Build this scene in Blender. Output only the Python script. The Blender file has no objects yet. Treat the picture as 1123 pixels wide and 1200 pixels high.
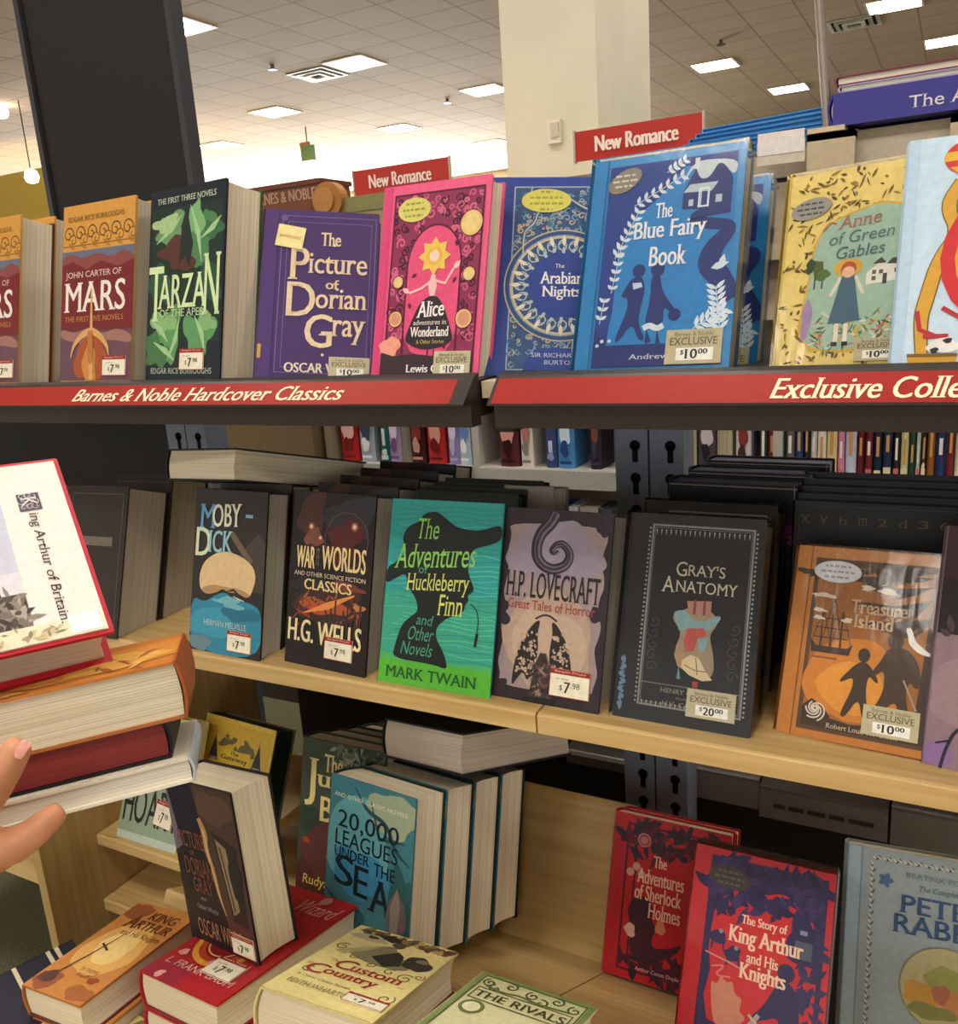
import bpy, math, random
from mathutils import Matrix, Vector

# ---------------------------------------------------------------- camera, light, exposure
scene = bpy.context.scene
COL = scene.collection
EYE = 1.45                                   # eye height; coordinates below are measured from the eye
F_PX, PITCH, ROLL, YAW = 1027.6, 0.24147, 0.068827, 0.50263
cy, sy = math.cos(YAW), math.sin(YAW)
_f0, _r0, _u0 = Vector((-sy, cy, 0)), Vector((cy, sy, 0)), Vector((0, 0, 1))
FW = math.cos(PITCH)*_f0 - math.sin(PITCH)*_u0
_u = math.cos(PITCH)*_u0 + math.sin(PITCH)*_f0
RT = math.cos(ROLL)*_r0 - math.sin(ROLL)*_u
UP = math.cos(ROLL)*_u + math.sin(ROLL)*_r0
cam_d = bpy.data.cameras.new('camera')
cam = bpy.data.objects.new('camera', cam_d); COL.objects.link(cam)
cam.matrix_world = Matrix(((RT.x, UP.x, -FW.x, 0), (RT.y, UP.y, -FW.y, 0), (RT.z, UP.z, -FW.z, EYE), (0, 0, 0, 1)))
cam_d.sensor_fit = 'HORIZONTAL'; cam_d.sensor_width = 36; cam_d.lens = 36*F_PX/1123
cam_d.clip_start = .02; cam_d.clip_end = 200
scene.camera = cam

world = bpy.data.worlds.new('world'); scene.world = world; world.use_nodes = True
world.node_tree.nodes['Background'].inputs[0].default_value = (1.0, .94, .85, 1)
world.node_tree.nodes['Background'].inputs[1].default_value = .85
PANEL_LIGHT = 22.0                            # emission of a ceiling light panel
PANEL_COLOUR = (1.0, .92, .81)
WINDOW_LIGHT = 22.0
scene.view_settings.view_transform = 'Standard'
scene.view_settings.look = 'None'
scene.view_settings.gamma = 1
scene.view_settings.use_curve_mapping = False
scene.view_settings.exposure = 0.8

# ---------------------------------------------------------------- helpers
def W(p): return Vector((p[0], p[1], p[2]+EYE))
def ray(px, py): return RT*((px-561.5)/F_PX) - UP*((py-600)/F_PX) + FW
def ony(px, py, Y): r = ray(px, py); return r*(Y/r.y)
def onz(px, py, Z): r = ray(px, py); return r*(Z/r.z)

def lin(h):
    h = h.lstrip('#'); o = []
    for i in (0, 2, 4):
        c = int(h[i:i+2], 16)/255
        o.append(c/12.92 if c <= .04045 else ((c+.055)/1.055)**2.4)
    return (*o, 1)
_m = {}
def new_mat(key):
    m = bpy.data.materials.new(key); m.use_nodes = True
    return m, m.node_tree.nodes, m.node_tree.links, m.node_tree.nodes['Principled BSDF']
def M(hexc, rough=.45, coat=0, metal=0, vary=.045, scale=130):
    k = (hexc, rough, coat, metal)
    if k in _m: return _m[k]
    m, N, L, b = new_mat('paint_'+hexc)
    b.inputs['Roughness'].default_value = rough; b.inputs['Metallic'].default_value = metal
    b.inputs['Specular IOR Level'].default_value = .28; b.inputs['Coat Weight'].default_value = coat; b.inputs['Coat Roughness'].default_value = .08
    t = N.new('ShaderNodeTexCoord'); n = N.new('ShaderNodeTexNoise'); n.inputs['Scale'].default_value = scale; n.inputs['Detail'].default_value = 6
    h = N.new('ShaderNodeHueSaturation'); h.inputs['Color'].default_value = lin(hexc)
    r = N.new('ShaderNodeMapRange'); r.inputs[1].default_value = .3; r.inputs[2].default_value = .7; r.inputs[3].default_value = 1-vary*1.6; r.inputs[4].default_value = 1+vary*1.6
    L.new(t.outputs['Object'], n.inputs['Vector']); L.new(n.outputs['Fac'], r.inputs[0])
    L.new(r.outputs[0], h.inputs['Value']); L.new(h.outputs[0], b.inputs['Base Color'])
    _m[k] = m; return m
def emit_mat(key, col, s):
    m = bpy.data.materials.new(key); m.use_nodes = True
    N = m.node_tree.nodes; N.clear()
    e = N.new('ShaderNodeEmission'); o = N.new('ShaderNodeOutputMaterial')
    e.inputs[0].default_value = (*col[:3], 1); e.inputs[1].default_value = s
    m.node_tree.links.new(e.outputs[0], o.inputs[0]); return m
def noise_mat(key, c1, c2, scale, rough, stretch=(1, 1, 1), bump=0, detail=3, lo=.35, hi=.65):
    m, N, L, b = new_mat(key)
    t = N.new('ShaderNodeTexCoord'); mp = N.new('ShaderNodeMapping'); mp.inputs['Scale'].default_value = stretch
    n = N.new('ShaderNodeTexNoise'); n.inputs['Scale'].default_value = scale; n.inputs['Detail'].default_value = detail
    r = N.new('ShaderNodeValToRGB'); r.color_ramp.elements[0].color = lin(c1); r.color_ramp.elements[1].color = lin(c2)
    r.color_ramp.elements[0].position = lo; r.color_ramp.elements[1].position = hi
    L.new(t.outputs['Object'], mp.inputs[0]); L.new(mp.outputs[0], n.inputs['Vector'])
    L.new(n.outputs['Fac'], r.inputs[0]); L.new(r.outputs[0], b.inputs['Base Color'])
    b.inputs['Roughness'].default_value = rough
    if bump:
        bp = N.new('ShaderNodeBump'); bp.inputs['Strength'].default_value = bump; bp.inputs['Distance'].default_value = .002
        L.new(n.outputs['Fac'], bp.inputs['Height']); L.new(bp.outputs[0], b.inputs['Normal'])
    return m
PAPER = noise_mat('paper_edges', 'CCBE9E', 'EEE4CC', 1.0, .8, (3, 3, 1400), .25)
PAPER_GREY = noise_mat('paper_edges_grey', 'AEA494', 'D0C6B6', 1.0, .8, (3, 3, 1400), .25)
PAPER_RED = noise_mat('paper_edges_red', '7A1F20', '96302C', 1.0, .6, (3, 3, 1400), .2)
PAPER_WHITE = noise_mat('paper_edges_white', 'D8D0BE', 'F2ECDC', 1.0, .8, (3, 3, 1400), .2)
PAPER_GOLD = noise_mat('paper_edges_gilt', '6E5638', '9C7E54', 1.0, .5, (3, 3, 1400), .2)
WOOD = noise_mat('maple_veneer', 'C09E62', 'D2B47A', 6, .38, (.6, 14, 14), .02, 4)
WOOD_EDGE = noise_mat('maple_edge', 'C8A66A', 'DABC84', 6, .45, (.6, 14, 14), .02, 4)
WOOD_SIDE = noise_mat('maple_panel', 'AC8E58', 'C0A068', 6, .5, (14, 14, .7), .02, 4)
CARPET = noise_mat('carpet_pile', '4E4E38', '7E7A5C', 220, .95, (1, 1, 1), .8, 5, .3, .7)
STEEL = M('8892A6', .42, 0, .1); BLACK = M('17171A', .5); DARK = M('2B2522', .5); SLOT = M('060607', .8)
BEIGE = M('C9B79A', .5); CREAM = M('E0DAC4', .6, vary=.03, scale=3)

def mesh_obj(name, V, F, mats, MI=None, parent=None, smooth=False):
    me = bpy.data.meshes.new(name); me.from_pydata([tuple(v) for v in V], [], F)
    for m in (mats if isinstance(mats, (list, tuple)) else [mats]): me.materials.append(m)
    if MI: me.polygons.foreach_set('material_index', MI)
    if smooth: me.polygons.foreach_set('use_smooth', [True]*len(me.polygons))
    me.update()
    o = bpy.data.objects.new(name, me); COL.objects.link(o)
    if parent: o.parent = parent
    return o
def tag(o, label=None, cat=None, group=None, kind=None):
    if label: o['label'] = label
    if cat: o['category'] = cat
    if group: o['group'] = group
    if kind: o['kind'] = kind
    return o
def empty(name, loc=(0, 0, 0), mat=None):
    o = bpy.data.objects.new(name, None); COL.objects.link(o); o.empty_display_size = .03
    o.matrix_world = mat if mat is not None else Matrix.Translation(loc)
    bpy.context.view_layer.update()
    return o
class G:
    """collects shapes for one mesh"""
    def __init__(s): s.V = []; s.F = []; s.MI = []; s.mats = []
    def mi(s, m):
        if m not in s.mats: s.mats.append(m)
        return s.mats.index(m)
    def add(s, V, F, m):
        b = len(s.V); s.V += [tuple(v) for v in V]; k = s.mi(m)
        for f in F: s.F.append([i+b for i in f]); s.MI.append(k)
    def box(s, a, b, m):
        x0, y0, z0 = a; x1, y1, z1 = b
        V = [(x0,y0,z0),(x1,y0,z0),(x1,y1,z0),(x0,y1,z0),(x0,y0,z1),(x1,y0,z1),(x1,y1,z1),(x0,y1,z1)]
        s.add(V, [(0,3,2,1),(4,5,6,7),(0,1,5,4),(1,2,6,5),(2,3,7,6),(3,0,4,7)], m)
    def prism(s, poly, axis, a, b, m):
        n = len(poly)
        def P(p, t):
            if axis == 'x': return (t, p[0], p[1])
            if axis == 'y': return (p[0], t, p[1])
            return (p[0], p[1], t)
        V = [P(p, a) for p in poly]+[P(p, b) for p in poly]
        F = [tuple(range(n))[::-1], tuple(range(n, 2*n))]+[(i, (i+1) % n, (i+1) % n+n, i+n) for i in range(n)]
        s.add(V, F, m)
    def tube(s, pts, r, m, n=10):
        V = []; F = []
        for i, p in enumerate(pts):
            p = Vector(p); d = (Vector(pts[min(i+1, len(pts)-1)])-Vector(pts[max(i-1, 0)])).normalized()
            a = d.orthogonal().normalized(); b = d.cross(a)
            V += [p+r*(math.cos(k*2*math.pi/n)*a+math.sin(k*2*math.pi/n)*b) for k in range(n)]
        for i in range(len(pts)-1):
            F += [(i*n+k, i*n+(k+1) % n, (i+1)*n+(k+1) % n, (i+1)*n+k) for k in range(n)]
        F += [tuple(range(n))[::-1], tuple(range((len(pts)-1)*n, len(pts)*n))]
        s.add(V, F, m)
    def build(s, name, parent=None, smooth=False): return mesh_obj(name, s.V, s.F, s.mats, s.MI, parent, smooth)

_tc = {}
def text_geo(t, serif):
    k = (t, serif)
    if k in _tc: return _tc[k]
    c = bpy.data.curves.new('lettering', 'FONT'); c.body = t; c.resolution_u = 3
    o = bpy.data.objects.new('lettering', c); COL.objects.link(o)
    me = o.to_mesh()
    V = [(v.co.x, v.co.y) for v in me.vertices]; F = [tuple(p.vertices) for p in me.polygons]
    o.to_mesh_clear(); bpy.data.objects.remove(o); bpy.data.curves.remove(c)
    if serif and F:
        cnt = {}; cen = {}
        for f in F:
            ym = sum(V[i][1] for i in f)/len(f)
            for i in range(len(f)):
                e = tuple(sorted((f[i], f[(i+1) % len(f)]))); cnt[e] = cnt.get(e, 0)+1; cen[e] = ym
        # boundary edges may be split by coincident vertices, so compare rounded positions
        for e, n in list(cnt.items()):
            if n != 1: continue
            (xa, ya), (xb, yb) = V[e[0]], V[e[1]]
            if abs(ya-yb) < .003 and .04 < abs(xa-xb) < .17:
                x0, x1 = sorted((xa, xb)); s_ = .055; tk = .035 if cen[e] > ya else -.035
                b = len(V); V += [(x0-s_, ya), (x1+s_, ya), (x1+s_*.8, ya+tk), (x0-s_*.8, ya+tk)]
                F.append((b, b+1, b+2, b+3) if tk > 0 else (b+3, b+2, b+1, b))
    _tc[k] = (V, F); return _tc[k]

def chaikin(pts, closed, it=2):
    for _ in range(it):
        o = []; n = len(pts)
        for i in range(n if closed else n-1):
            p, q = pts[i], pts[(i+1) % n]
            o.append(tuple(.78*a+.22*b for a, b in zip(p, q))); o.append(tuple(.22*a+.78*b for a, b in zip(p, q)))
        pts = o if closed else [pts[0]]+o[1:-1]+[pts[-1]]
    return pts
class Art(G):
    """printed artwork on a w x h face, coordinates 0..1 from the lower left corner"""
    def __init__(s, w, h, z0=.0003, M4=None):
        super().__init__(); s.w = w; s.h = h; s.z0 = z0; s.M4 = M4; s.seq = 0
    def put(s, P, F, col, L, raw=False):
        s.seq += 1
        z = s.z0+L*.00016+s.seq*.0000004
        if not raw:
            P2, F2 = [], []
            for f in F:
                poly = [P[i] for i in f]
                if any(x < 0 or y < 0 or x > s.w or y > s.h for x, y in poly):
                    for ax, lim, sg in ((0, 0, 1), (0, s.w, -1), (1, 0, 1), (1, s.h, -1)):
                        o = []
                        for i in range(len(poly)):
                            p, q = poly[i-1], poly[i]; dp, dq = (p[ax]-lim)*sg, (q[ax]-lim)*sg
                            if (dp < 0) != (dq < 0):
                                k = dp/(dp-dq); o.append((p[0]+(q[0]-p[0])*k, p[1]+(q[1]-p[1])*k))
                            if dq >= 0: o.append(q)
                        poly = o
                        if not poly: break
                if len(poly) >= 3: F2.append(tuple(range(len(P2), len(P2)+len(poly)))); P2 += poly
            P, F = P2, F2
            if not F: return
        Q = [Vector((x, y, z)) for x, y in P]
        if s.M4 is not None: Q = [s.M4 @ q for q in Q]
        s.add(Q, F, M(col) if isinstance(col, str) else col)
    def P(s, pts, col, L=1):
        if 9 <= len(pts) <= 45: pts = chaikin(pts, True)
        a = sum(pts[i-1][0]*pts[i][1]-pts[i][0]*pts[i-1][1] for i in range(len(pts)))
        if a < 0: pts = pts[::-1]
        s.put([(x*s.w, y*s.h) for x, y in pts], [tuple(range(len(pts)))], col, L)
    def R(s, x0, y0, x1, y1, col, L=1): s.P([(x0, y0), (x1, y0), (x1, y1), (x0, y1)], col, L)
    def E(s, cx, cy_, rx, ry, col, L=1, n=22, rot=0):
        c, q = math.cos(rot), math.sin(rot); pts = []
        for i in range(n):
            a = 2*math.pi*i/n; x = rx*s.w*math.cos(a); y = ry*s.h*math.sin(a)
            pts.append((cx*s.w+x*c-y*q, cy_*s.h+x*q+y*c))
        s.put(pts, [tuple(range(n))], col, L)
    def C(s, cx, cy_, r, col, L=1, n=22): s.E(cx, cy_, r, r*s.w/s.h, col, L, n)      # true circle, r in widths
    def blob(s, cx, cy_, rx, ry, col, L=1, seed=0, n=26, k=.25):
        R_ = random.Random(seed); ph = [R_.random()*6.28 for _ in range(4)]
        pts = []
        for i in range(n):
            a = 2*math.pi*i/n; q = 1+k*(math.sin(2*a+ph[0])*.4+math.sin(3*a+ph[1])*.4+math.sin(5*a+ph[2])*.3+math.sin(9*a+ph[3])*.15)
            pts.append((cx+rx*q*math.cos(a), cy_+ry*q*math.sin(a)))
        s.P(pts, col, L)
    def line(s, pts, wd, col, L=2, closed=False):
        if not closed and 4 <= len(pts) <= 16:
            q3 = chaikin([(x, y, wd[i] if isinstance(wd, (list, tuple)) else wd) for i, (x, y) in enumerate(pts)], False)
            pts = [(x, y) for x, y, _ in q3]; wd = [q[2] for q in q3]
        p = [Vector((x*s.w, y*s.h)) for x, y in pts]; n = len(p); A = []
        for i in range(n):
            a = p[(i-1) % n] if (closed or i) else p[0]; b = p[(i+1) % n] if (closed or i < n-1) else p[-1]
            d = (b-a); d = d.normalized() if d.length > 1e-9 else Vector((1, 0))
            nn = Vector((-d.y, d.x))*(wd if not isinstance(wd, (list, tuple)) else wd[i])/2
            A.append((p[i]+nn, p[i]-nn))
        V = [tuple(q) for pr in A for q in pr]; F = []
        for i in range(n if closed else n-1):
            j = (i+1) % n; F.append((2*i+1, 2*j+1, 2*j, 2*i))
        s.put(V, F, col, L)
    def frame(s, x0, y0, x1, y1, wd, col, L=2):
        a, b = wd/s.w, wd/s.h
        s.R(x0, y0, x1, y0+b, col, L); s.R(x0, y1-b, x1, y1, col, L); s.R(x0, y0+b, x0+a, y1-b, col, L); s.R(x1-a, y0+b, x1, y1-b, col, L)
    def ring(s, cx, cy_, r, wd, col, L=2, n=36, sq=1):
        s.line([(cx+r*math.cos(2*math.pi*i/n), cy_+sq*r*s.w/s.h*math.sin(2*math.pi*i/n)) for i in range(n)], wd, col, L, True)
    def curl(s, cx, cy_, r, a0, turns, wd, col, L=2):
        n = int(14*abs(turns))+3; pts = []
        for i in range(n):
            q = i/(n-1); a = a0+turns*2*math.pi*q; rr = r*(1-.85*q)
            pts.append((cx+rr*math.cos(a), cy_+rr*s.w/s.h*math.sin(a)))
        s.line(pts, wd, col, L)
    def leaf(s, cx, cy_, ln, wd, ang, col, L=2):
        d = Vector((math.cos(ang), math.sin(ang))); n = Vector((-d.y, d.x)); o = Vector((cx*s.w, cy_*s.h))
        pts = [o, o+d*ln*.3-n*wd*.45, o+d*ln*.6-n*wd*.45, o+d*ln, o+d*ln*.6+n*wd*.45, o+d*ln*.3+n*wd*.45]
        s.put([tuple(p) for p in pts], [tuple(range(6))], col, L)
    def sprig(s, x0, y0, x1, y1, n, ln, wd, col, L=2, stem=True):
        a = math.atan2((y1-y0)*s.h, (x1-x0)*s.w)
        if stem: s.line([(x0, y0), (x1, y1)], wd*.18, col, L)
        for i in range(n):
            q = (i+.5)/n
            for sg in (-1, 1): s.leaf(x0+(x1-x0)*q, y0+(y1-y0)*q, ln, wd, a+sg*.9, col, L)
    def speck(s, n, seed, box, cols, ln, wd, L=1):
        R_ = random.Random(seed)
        for i in range(n):
            s.leaf(box[0]+(box[2]-box[0])*R_.random(), box[1]+(box[3]-box[1])*R_.random(), ln*(.5+R_.random()), wd*(.6+.8*R_.random()), R_.random()*6.28, R_.choice(cols), L)
    def T(s, t, x0, y0, x1, y1, col, L=5, serif=False, shear=0, rot=0, bold=0):
        V, F = text_geo(t, serif)
        if not F: return
        xs = [v[0] for v in V]; ys = [v[1] for v in V]; ax, ay = min(xs), min(ys)
        w = max(xs)-ax; h = max(ys)-ay; ww = (x1-x0)*s.w; hh = (y1-y0)*s.h
        c, q = math.cos(rot), math.sin(rot); P = []
        for x, y in V:
            yy = (y-ay)/h*hh; xx = (x-ax)/w*ww+shear*(yy-hh/2)
            xx -= ww/2; yy -= hh/2
            P.append(((x0+x1)/2*s.w+xx*c-yy*q, (y0+y1)/2*s.h+xx*q+yy*c))
        s.put(P, F, col, L, True)
        if bold:
            for k in (-1, 1): s.put([(x+k*bold, y) for x, y in P], F, col, L, True)

def Rxyz(yaw, t, r):
    return (Matrix.Rotation(math.radians(yaw), 4, 'Z') @ Matrix.Rotation(math.radians(t), 4, 'X') @ Matrix.Rotation(math.radians(r), 4, 'Y'))
def pose(P, yaw, t, r): return Matrix.Translation(W(P)) @ Rxyz(yaw, t, r)

def face_of(root): return next(c for c in root.children if c.name.split('.')[0] == 'cover')
def price(root, w, h, kind, u0, v0, u1, v1, amount, rot=0):
    """paper price sticker on the front board"""
    sw, sh = (u1-u0)*w, (v1-v0)*h
    M4 = Matrix.Translation(((u0+u1)/2*w, (v0+v1)/2*h, .0022)) @ Matrix.Rotation(rot, 4, 'Z') @ Matrix.Translation((-sw/2, -sh/2, 0))
    a = Art(sw, sh, .0002, M4)
    base = 'C6BD9C' if kind == 'excl' else 'F1EBD4' if kind == 'sale' else 'EFE3A0'
    V = [M4 @ Vector(p) for p in ((0,0,-.001),(sw,0,-.001),(sw,sh,-.001),(0,sh,-.001),(0,0,0),(sw,0,0),(sw,sh,0),(0,sh,0))]
    a.add(V, [(4,5,6,7),(0,1,5,4),(1,2,6,5),(2,3,7,6),(3,0,4,7)], M(base, .55))
    if kind == 'excl':
        a.T('Barnes & Noble', .16, .80, .84, .92, '7C7458', 2, True)
        a.T('EXCLUSIVE', .08, .54, .92, .76, '5E573F', 2, True)
        a.R(.2, .1, .86, .46, 'F4F2EA', 1)
        d, c = amount
        a.T('$', .28, .24, .34, .40, '2A2824', 3); a.T(d, .36, .14, .58, .42, '2A2824', 3, True, bold=.0003); a.T(c, .6, .27, .76, .42, '2A2824', 3, bold=.0002)
        lab = 'tan exclusive price sticker'
    elif kind == 'sale':
        a.R(0, .82, 1, 1, '9E2A26', 1); a.T('Bargain Priced', .12, .86, .88, .96, 'E8C9B0', 2)
        a.frame(0, 0, 1, .84, .0008, '9E2A26', 1)
        a.T('$', .26, .22, .33, .44, '3A3834', 3); a.T('7', .38, .16, .52, .56, '2C2A26', 3, bold=.0003); a.T('.98', .54, .36, .76, .56, '4A7A4A' if rot == 0 else '44423E', 3)
        a.T('our price', .16, .6, .46, .7, '77736A', 3)
        lab = 'white price sticker with red top band'
    else:
        a.T('BARNES & NOBLE', .12, .42, .88, .56, 'C08A50', 2); lab = 'small pale yellow label stuck on at an angle'
    o = a.build('price_sticker', face_of(root)); o['label'] = lab
    return o
def seal(root, w, h, cx, cy_, rx, ry, col, ink, lines=3, rot=0):
    a = Art(w, h, .0016)
    n = 30; c, q = math.cos(rot), math.sin(rot); E = []
    for i in range(n):
        t = 2*math.pi*i/n; x = rx*w*math.cos(t); y = ry*h*math.sin(t); E.append((cx*w+x*c-y*q, cy_*h+x*q+y*c))
    a.prism(E, 'z', .0008, .0018, M(col, .3, .4))
    for i in range(lines):
        f = (i-(lines-1)/2)*.5; ww = math.sqrt(max(0, 1-(f*1.25)**2))*.7
        R_ = random.Random(i+int(cx*100)); x = cx-rx*ww
        while x < cx+rx*ww:
            l = .02+.03*R_.random(); a.R(x, cy_+ry*(f-.09), min(x+l, cx+rx*ww), cy_+ry*(f+.09), ink, 2); x += l+.012
    o = a.build('seal_sticker', face_of(root)); o['label'] = 'oval seal sticker'
    return o

WRAP = None
def wrap_mat():
    global WRAP
    if WRAP: return WRAP
    m = bpy.data.materials.new('shrink_film'); m.use_nodes = True; N = m.node_tree.nodes; L = m.node_tree.links; N.clear()
    o = N.new('ShaderNodeOutputMaterial'); mx = N.new('ShaderNodeMixShader'); tr = N.new('ShaderNodeBsdfTransparent'); gl = N.new('ShaderNodeBsdfGlossy')
    gl.inputs['Roughness'].default_value = .12; fr = N.new('ShaderNodeFresnel'); fr.inputs[0].default_value = 1.32
    t = N.new('ShaderNodeTexCoord'); n = N.new('ShaderNodeTexNoise'); n.inputs['Scale'].default_value = 26; n.inputs['Detail'].default_value = 4
    mp = N.new('ShaderNodeMapping'); mp.inputs['Scale'].default_value = (1, .35, 1)
    b = N.new('ShaderNodeBump'); b.inputs['Strength'].default_value = .35; b.inputs['Distance'].default_value = .005
    L.new(t.outputs['Object'], mp.inputs[0]); L.new(mp.outputs[0], n.inputs['Vector']); L.new(n.outputs['Fac'], b.inputs['Height'])
    L.new(b.outputs[0], gl.inputs['Normal']); L.new(b.outputs[0], fr.inputs['Normal'])
    L.new(fr.outputs[0], mx.inputs[0]); L.new(tr.outputs[0], mx.inputs[1]); L.new(gl.outputs[0], mx.inputs[2]); L.new(mx.outputs[0], o.inputs[0])
    WRAP = m; return m
def wrap(root, w, h, t):
    g = G(); m = wrap_mat(); e = .002
    g.box((-e-t*.06, -e, -t-e), (w+e, h+e, .0030), m)
    o = g.build('shrink_wrap', root); o['label'] = 'clear glossy plastic shrink wrap'
    return o

def book(name, label, mat, w, h, t, cover, spine=None, back=None, paper=None, art=None, group=None, zt=None, bd=.0026, round_=.10, rough=.42, coat=.0, overhang=.003):
    """hardcover: front face in the local xy plane, spine at x=0, thickness towards -z"""
    if zt is not None:                            # let the foot stand on the shelf behind its lip
        v = mat.to_3x3() @ Vector((0, 1, 0)); d = (mat.translation.z-(zt+EYE))/v.z
        mat = Matrix.Translation(-v*d) @ mat; h0 = h; h = h+d
    else: h0 = h; d = 0
    spine = spine or cover; back = back or cover; paper = paper or PAPER
    root = empty(name, mat=mat); tag(root, label, 'book', group)
    a = Art(w, h0, .0003, Matrix.Translation((0, d, 0)))
    mc, ms, mb = M(cover, rough, coat), M(spine, rough, coat), M(back, rough, coat)
    def board(z0, z1, m):
        x0, y0, x1, y1, c = 0, 0, w, h, .0016
        a.prism([(x0, y0), (x1-c, y0), (x1, y0+c), (x1, y1-c), (x1-c, y1), (x0, y1)], 'z', z0, z1, m)
    board(-bd, 0, mc); board(-t, -t+bd, mb)
    n = 7; out = []; inn = []
    for i in range(n):
        q = i/(n-1); bl = round_*t*math.sin(math.pi*q)+.0015*math.sin(math.pi*q)
        out.append((-.0012-bl, -t*q)); inn.append((.0012-bl, -t*q))
    a.prism(out+inn[::-1], 'y', 0, h, ms)
    if art: art(a)
    a.build('cover', root)
    g = G(); P = []; oh = overhang
    for i in range(n):
        q = i/(n-1); P.append((w-oh-.0035*math.sin(math.pi*q), -bd-(t-2*bd)*q))
    for i in range(n):
        q = 1-i/(n-1); P.append((.0014-round_*t*math.sin(math.pi*q)*.9, -bd-(t-2*bd)*q))
    g.prism(P, 'y', oh, h-oh, paper)
    g.build('page_block', root)
    root['dims'] = (w, h, t)
    return root
def dup(root, off=(0, 0, 0), label=None, mat=None):
    r = root.copy(); COL.objects.link(r)
    r.matrix_world = (mat if mat is not None else Matrix.Translation(off) @ root.matrix_world)
    if label: r['label'] = label
    for ch in list(root.children):
        c = ch.copy(); COL.objects.link(c); c.parent = r
        for sub in list(ch.children):
            d = sub.copy(); COL.objects.link(d); d.parent = c
    return r
ORD = ['first', 'second', 'third', 'fourth', 'fifth', 'sixth', 'seventh', 'eighth', 'ninth', 'tenth', 'eleventh', 'twelfth', 'thirteenth', 'fourteenth', 'fifteenth', 'sixteenth', 'seventeenth', 'eighteenth', 'nineteenth', 'twentieth', 'twenty-first', 'twenty-second', 'twenty-third', 'twenty-fourth', 'twenty-fifth']
def row_behind(root, n, step, desc, group, dx=0, dz=0):
    root['group'] = group
    for i in range(n):
        dup(root, (dx*(i+1), step*(i+1), dz*(i+1)), ORD[i+1]+' copy in the row standing behind '+desc)

# ---------------------------------------------------------------- the room
def struct(o): o['kind'] = 'structure'; return o
FLOOR, CEIL = -1.45, 3.0
g = G(); g.box(W((-34, -9, FLOOR-.1)), W((14, 31, FLOOR)), CARPET); struct(g.build('floor'))
# suspended ceiling of square tiles
m, N, L, b = new_mat('ceiling_tiles')
t = N.new('ShaderNodeTexCoord'); br = N.new('ShaderNodeTexBrick'); br.offset = 0; br.squash = 1
br.inputs['Scale'].default_value = 1; br.inputs['Brick Width'].default_value = .61; br.inputs['Row Height'].default_value = .61
br.inputs['Mortar Size'].default_value = .012; br.inputs['Mortar Smooth'].default_value = .2
br.inputs['Color1'].default_value = lin('D0B49A'); br.inputs['Color2'].default_value = lin('C8AB90'); br.inputs['Mortar'].default_value = lin('A08A70')
n = N.new('ShaderNodeTexNoise'); n.inputs['Scale'].default_value = 40; n.inputs['Detail'].default_value = 4
mx = N.new('ShaderNodeMix'); mx.data_type = 'RGBA'; mx.blend_type = 'MULTIPLY'; mx.inputs['Factor'].default_value = .25
L.new(t.outputs['Object'], br.inputs['Vector']); L.new(t.outputs['Object'], n.inputs['Vector'])
L.new(br.outputs['Color'], mx.inputs['A']); L.new(n.outputs['Color'], mx.inputs['B']); L.new(mx.outputs['Result'], b.inputs['Base Color'])
b.inputs['Roughness'].default_value = .9
g = G(); g.box(W((-34, -9, CEIL)), W((14, 31, CEIL+.1)), m); struct(g.build('ceiling'))
g = G(); g.box(W((-34, 30, FLOOR)), W((14, 30.2, CEIL)), M('D8CFBC', .8)); struct(g.build('wall_back'))
g = G(); g.box(W((-34.2, -9, FLOOR)), W((-34, 30.2, CEIL)), M('CFC0A4', .8)); struct(g.build('wall_left'))
# shop windows in the far wall: daylight
day = emit_mat('daylight_glass', (.92, .97, 1.0), WINDOW_LIGHT)
g = G(); g.box(W((-34, 21, FLOOR)), W((-9.6, 21.2, CEIL)), M('D8CFBC', .8)); struct(g.build('wall_right'))
for i, x in enumerate((-31, -27.4, -23.8, -20.2, -16.6, -13)):
    g = G()
    for (a0, b0) in (((x, 20.92, -.9), (x+3.1, 21, -.82)), ((x, 20.92, 2.72), (x+3.1, 21, 2.8)), ((x, 20.92, -.82), (x+.08, 21, 2.72)), ((x+3.02, 20.92, -.82), (x+3.1, 21, 2.72)), ((x+1.52, 20.92, -.82), (x+1.58, 21, 2.72))):
        g.box(W(a0), W(b0), M('E8E4DA', .5))
    fr = struct(g.build('window_%d' % (i+1)))
    g = G(); g.box(W((x+.08, 20.97, -.82)), W((x+3.02, 20.99, 2.72)), day); g.build('pane', fr)
# column
g = G(); g.box(W((-1.916, 4.0, FLOOR)), W((-1.456, 4.79, CEIL)), CREAM); struct(g.build('trim_1'))
o = empty('wall_speaker', W((-1.66, 3.99, .63))); tag(o, 'small white wall unit mounted on the cream column', 'alarm')
g = G(); g.box((-.032, -.02, .02), (.032, .008, .12), M('E6E0CE', .5)); g.build('housing', o)
g = G(); g.box((-.012, -.032, .045), (.026, -.02, .105), M('CFC7B2', .5)); g.build('lens', o)
o = tag((lambda g: (g.box(W((-1.83, 3.93, 1.40)), W((-1.70, 3.998, 1.6)), M('6E6254', .6)), g.box(W((-1.82, 3.91, 1.39)), W((-1.71, 3.94, 1.42)), M('4E443A', .6)), g.build('loudspeaker'))[-1])(G()), 'dark grey box at the top of the cream column', 'speaker')

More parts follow.
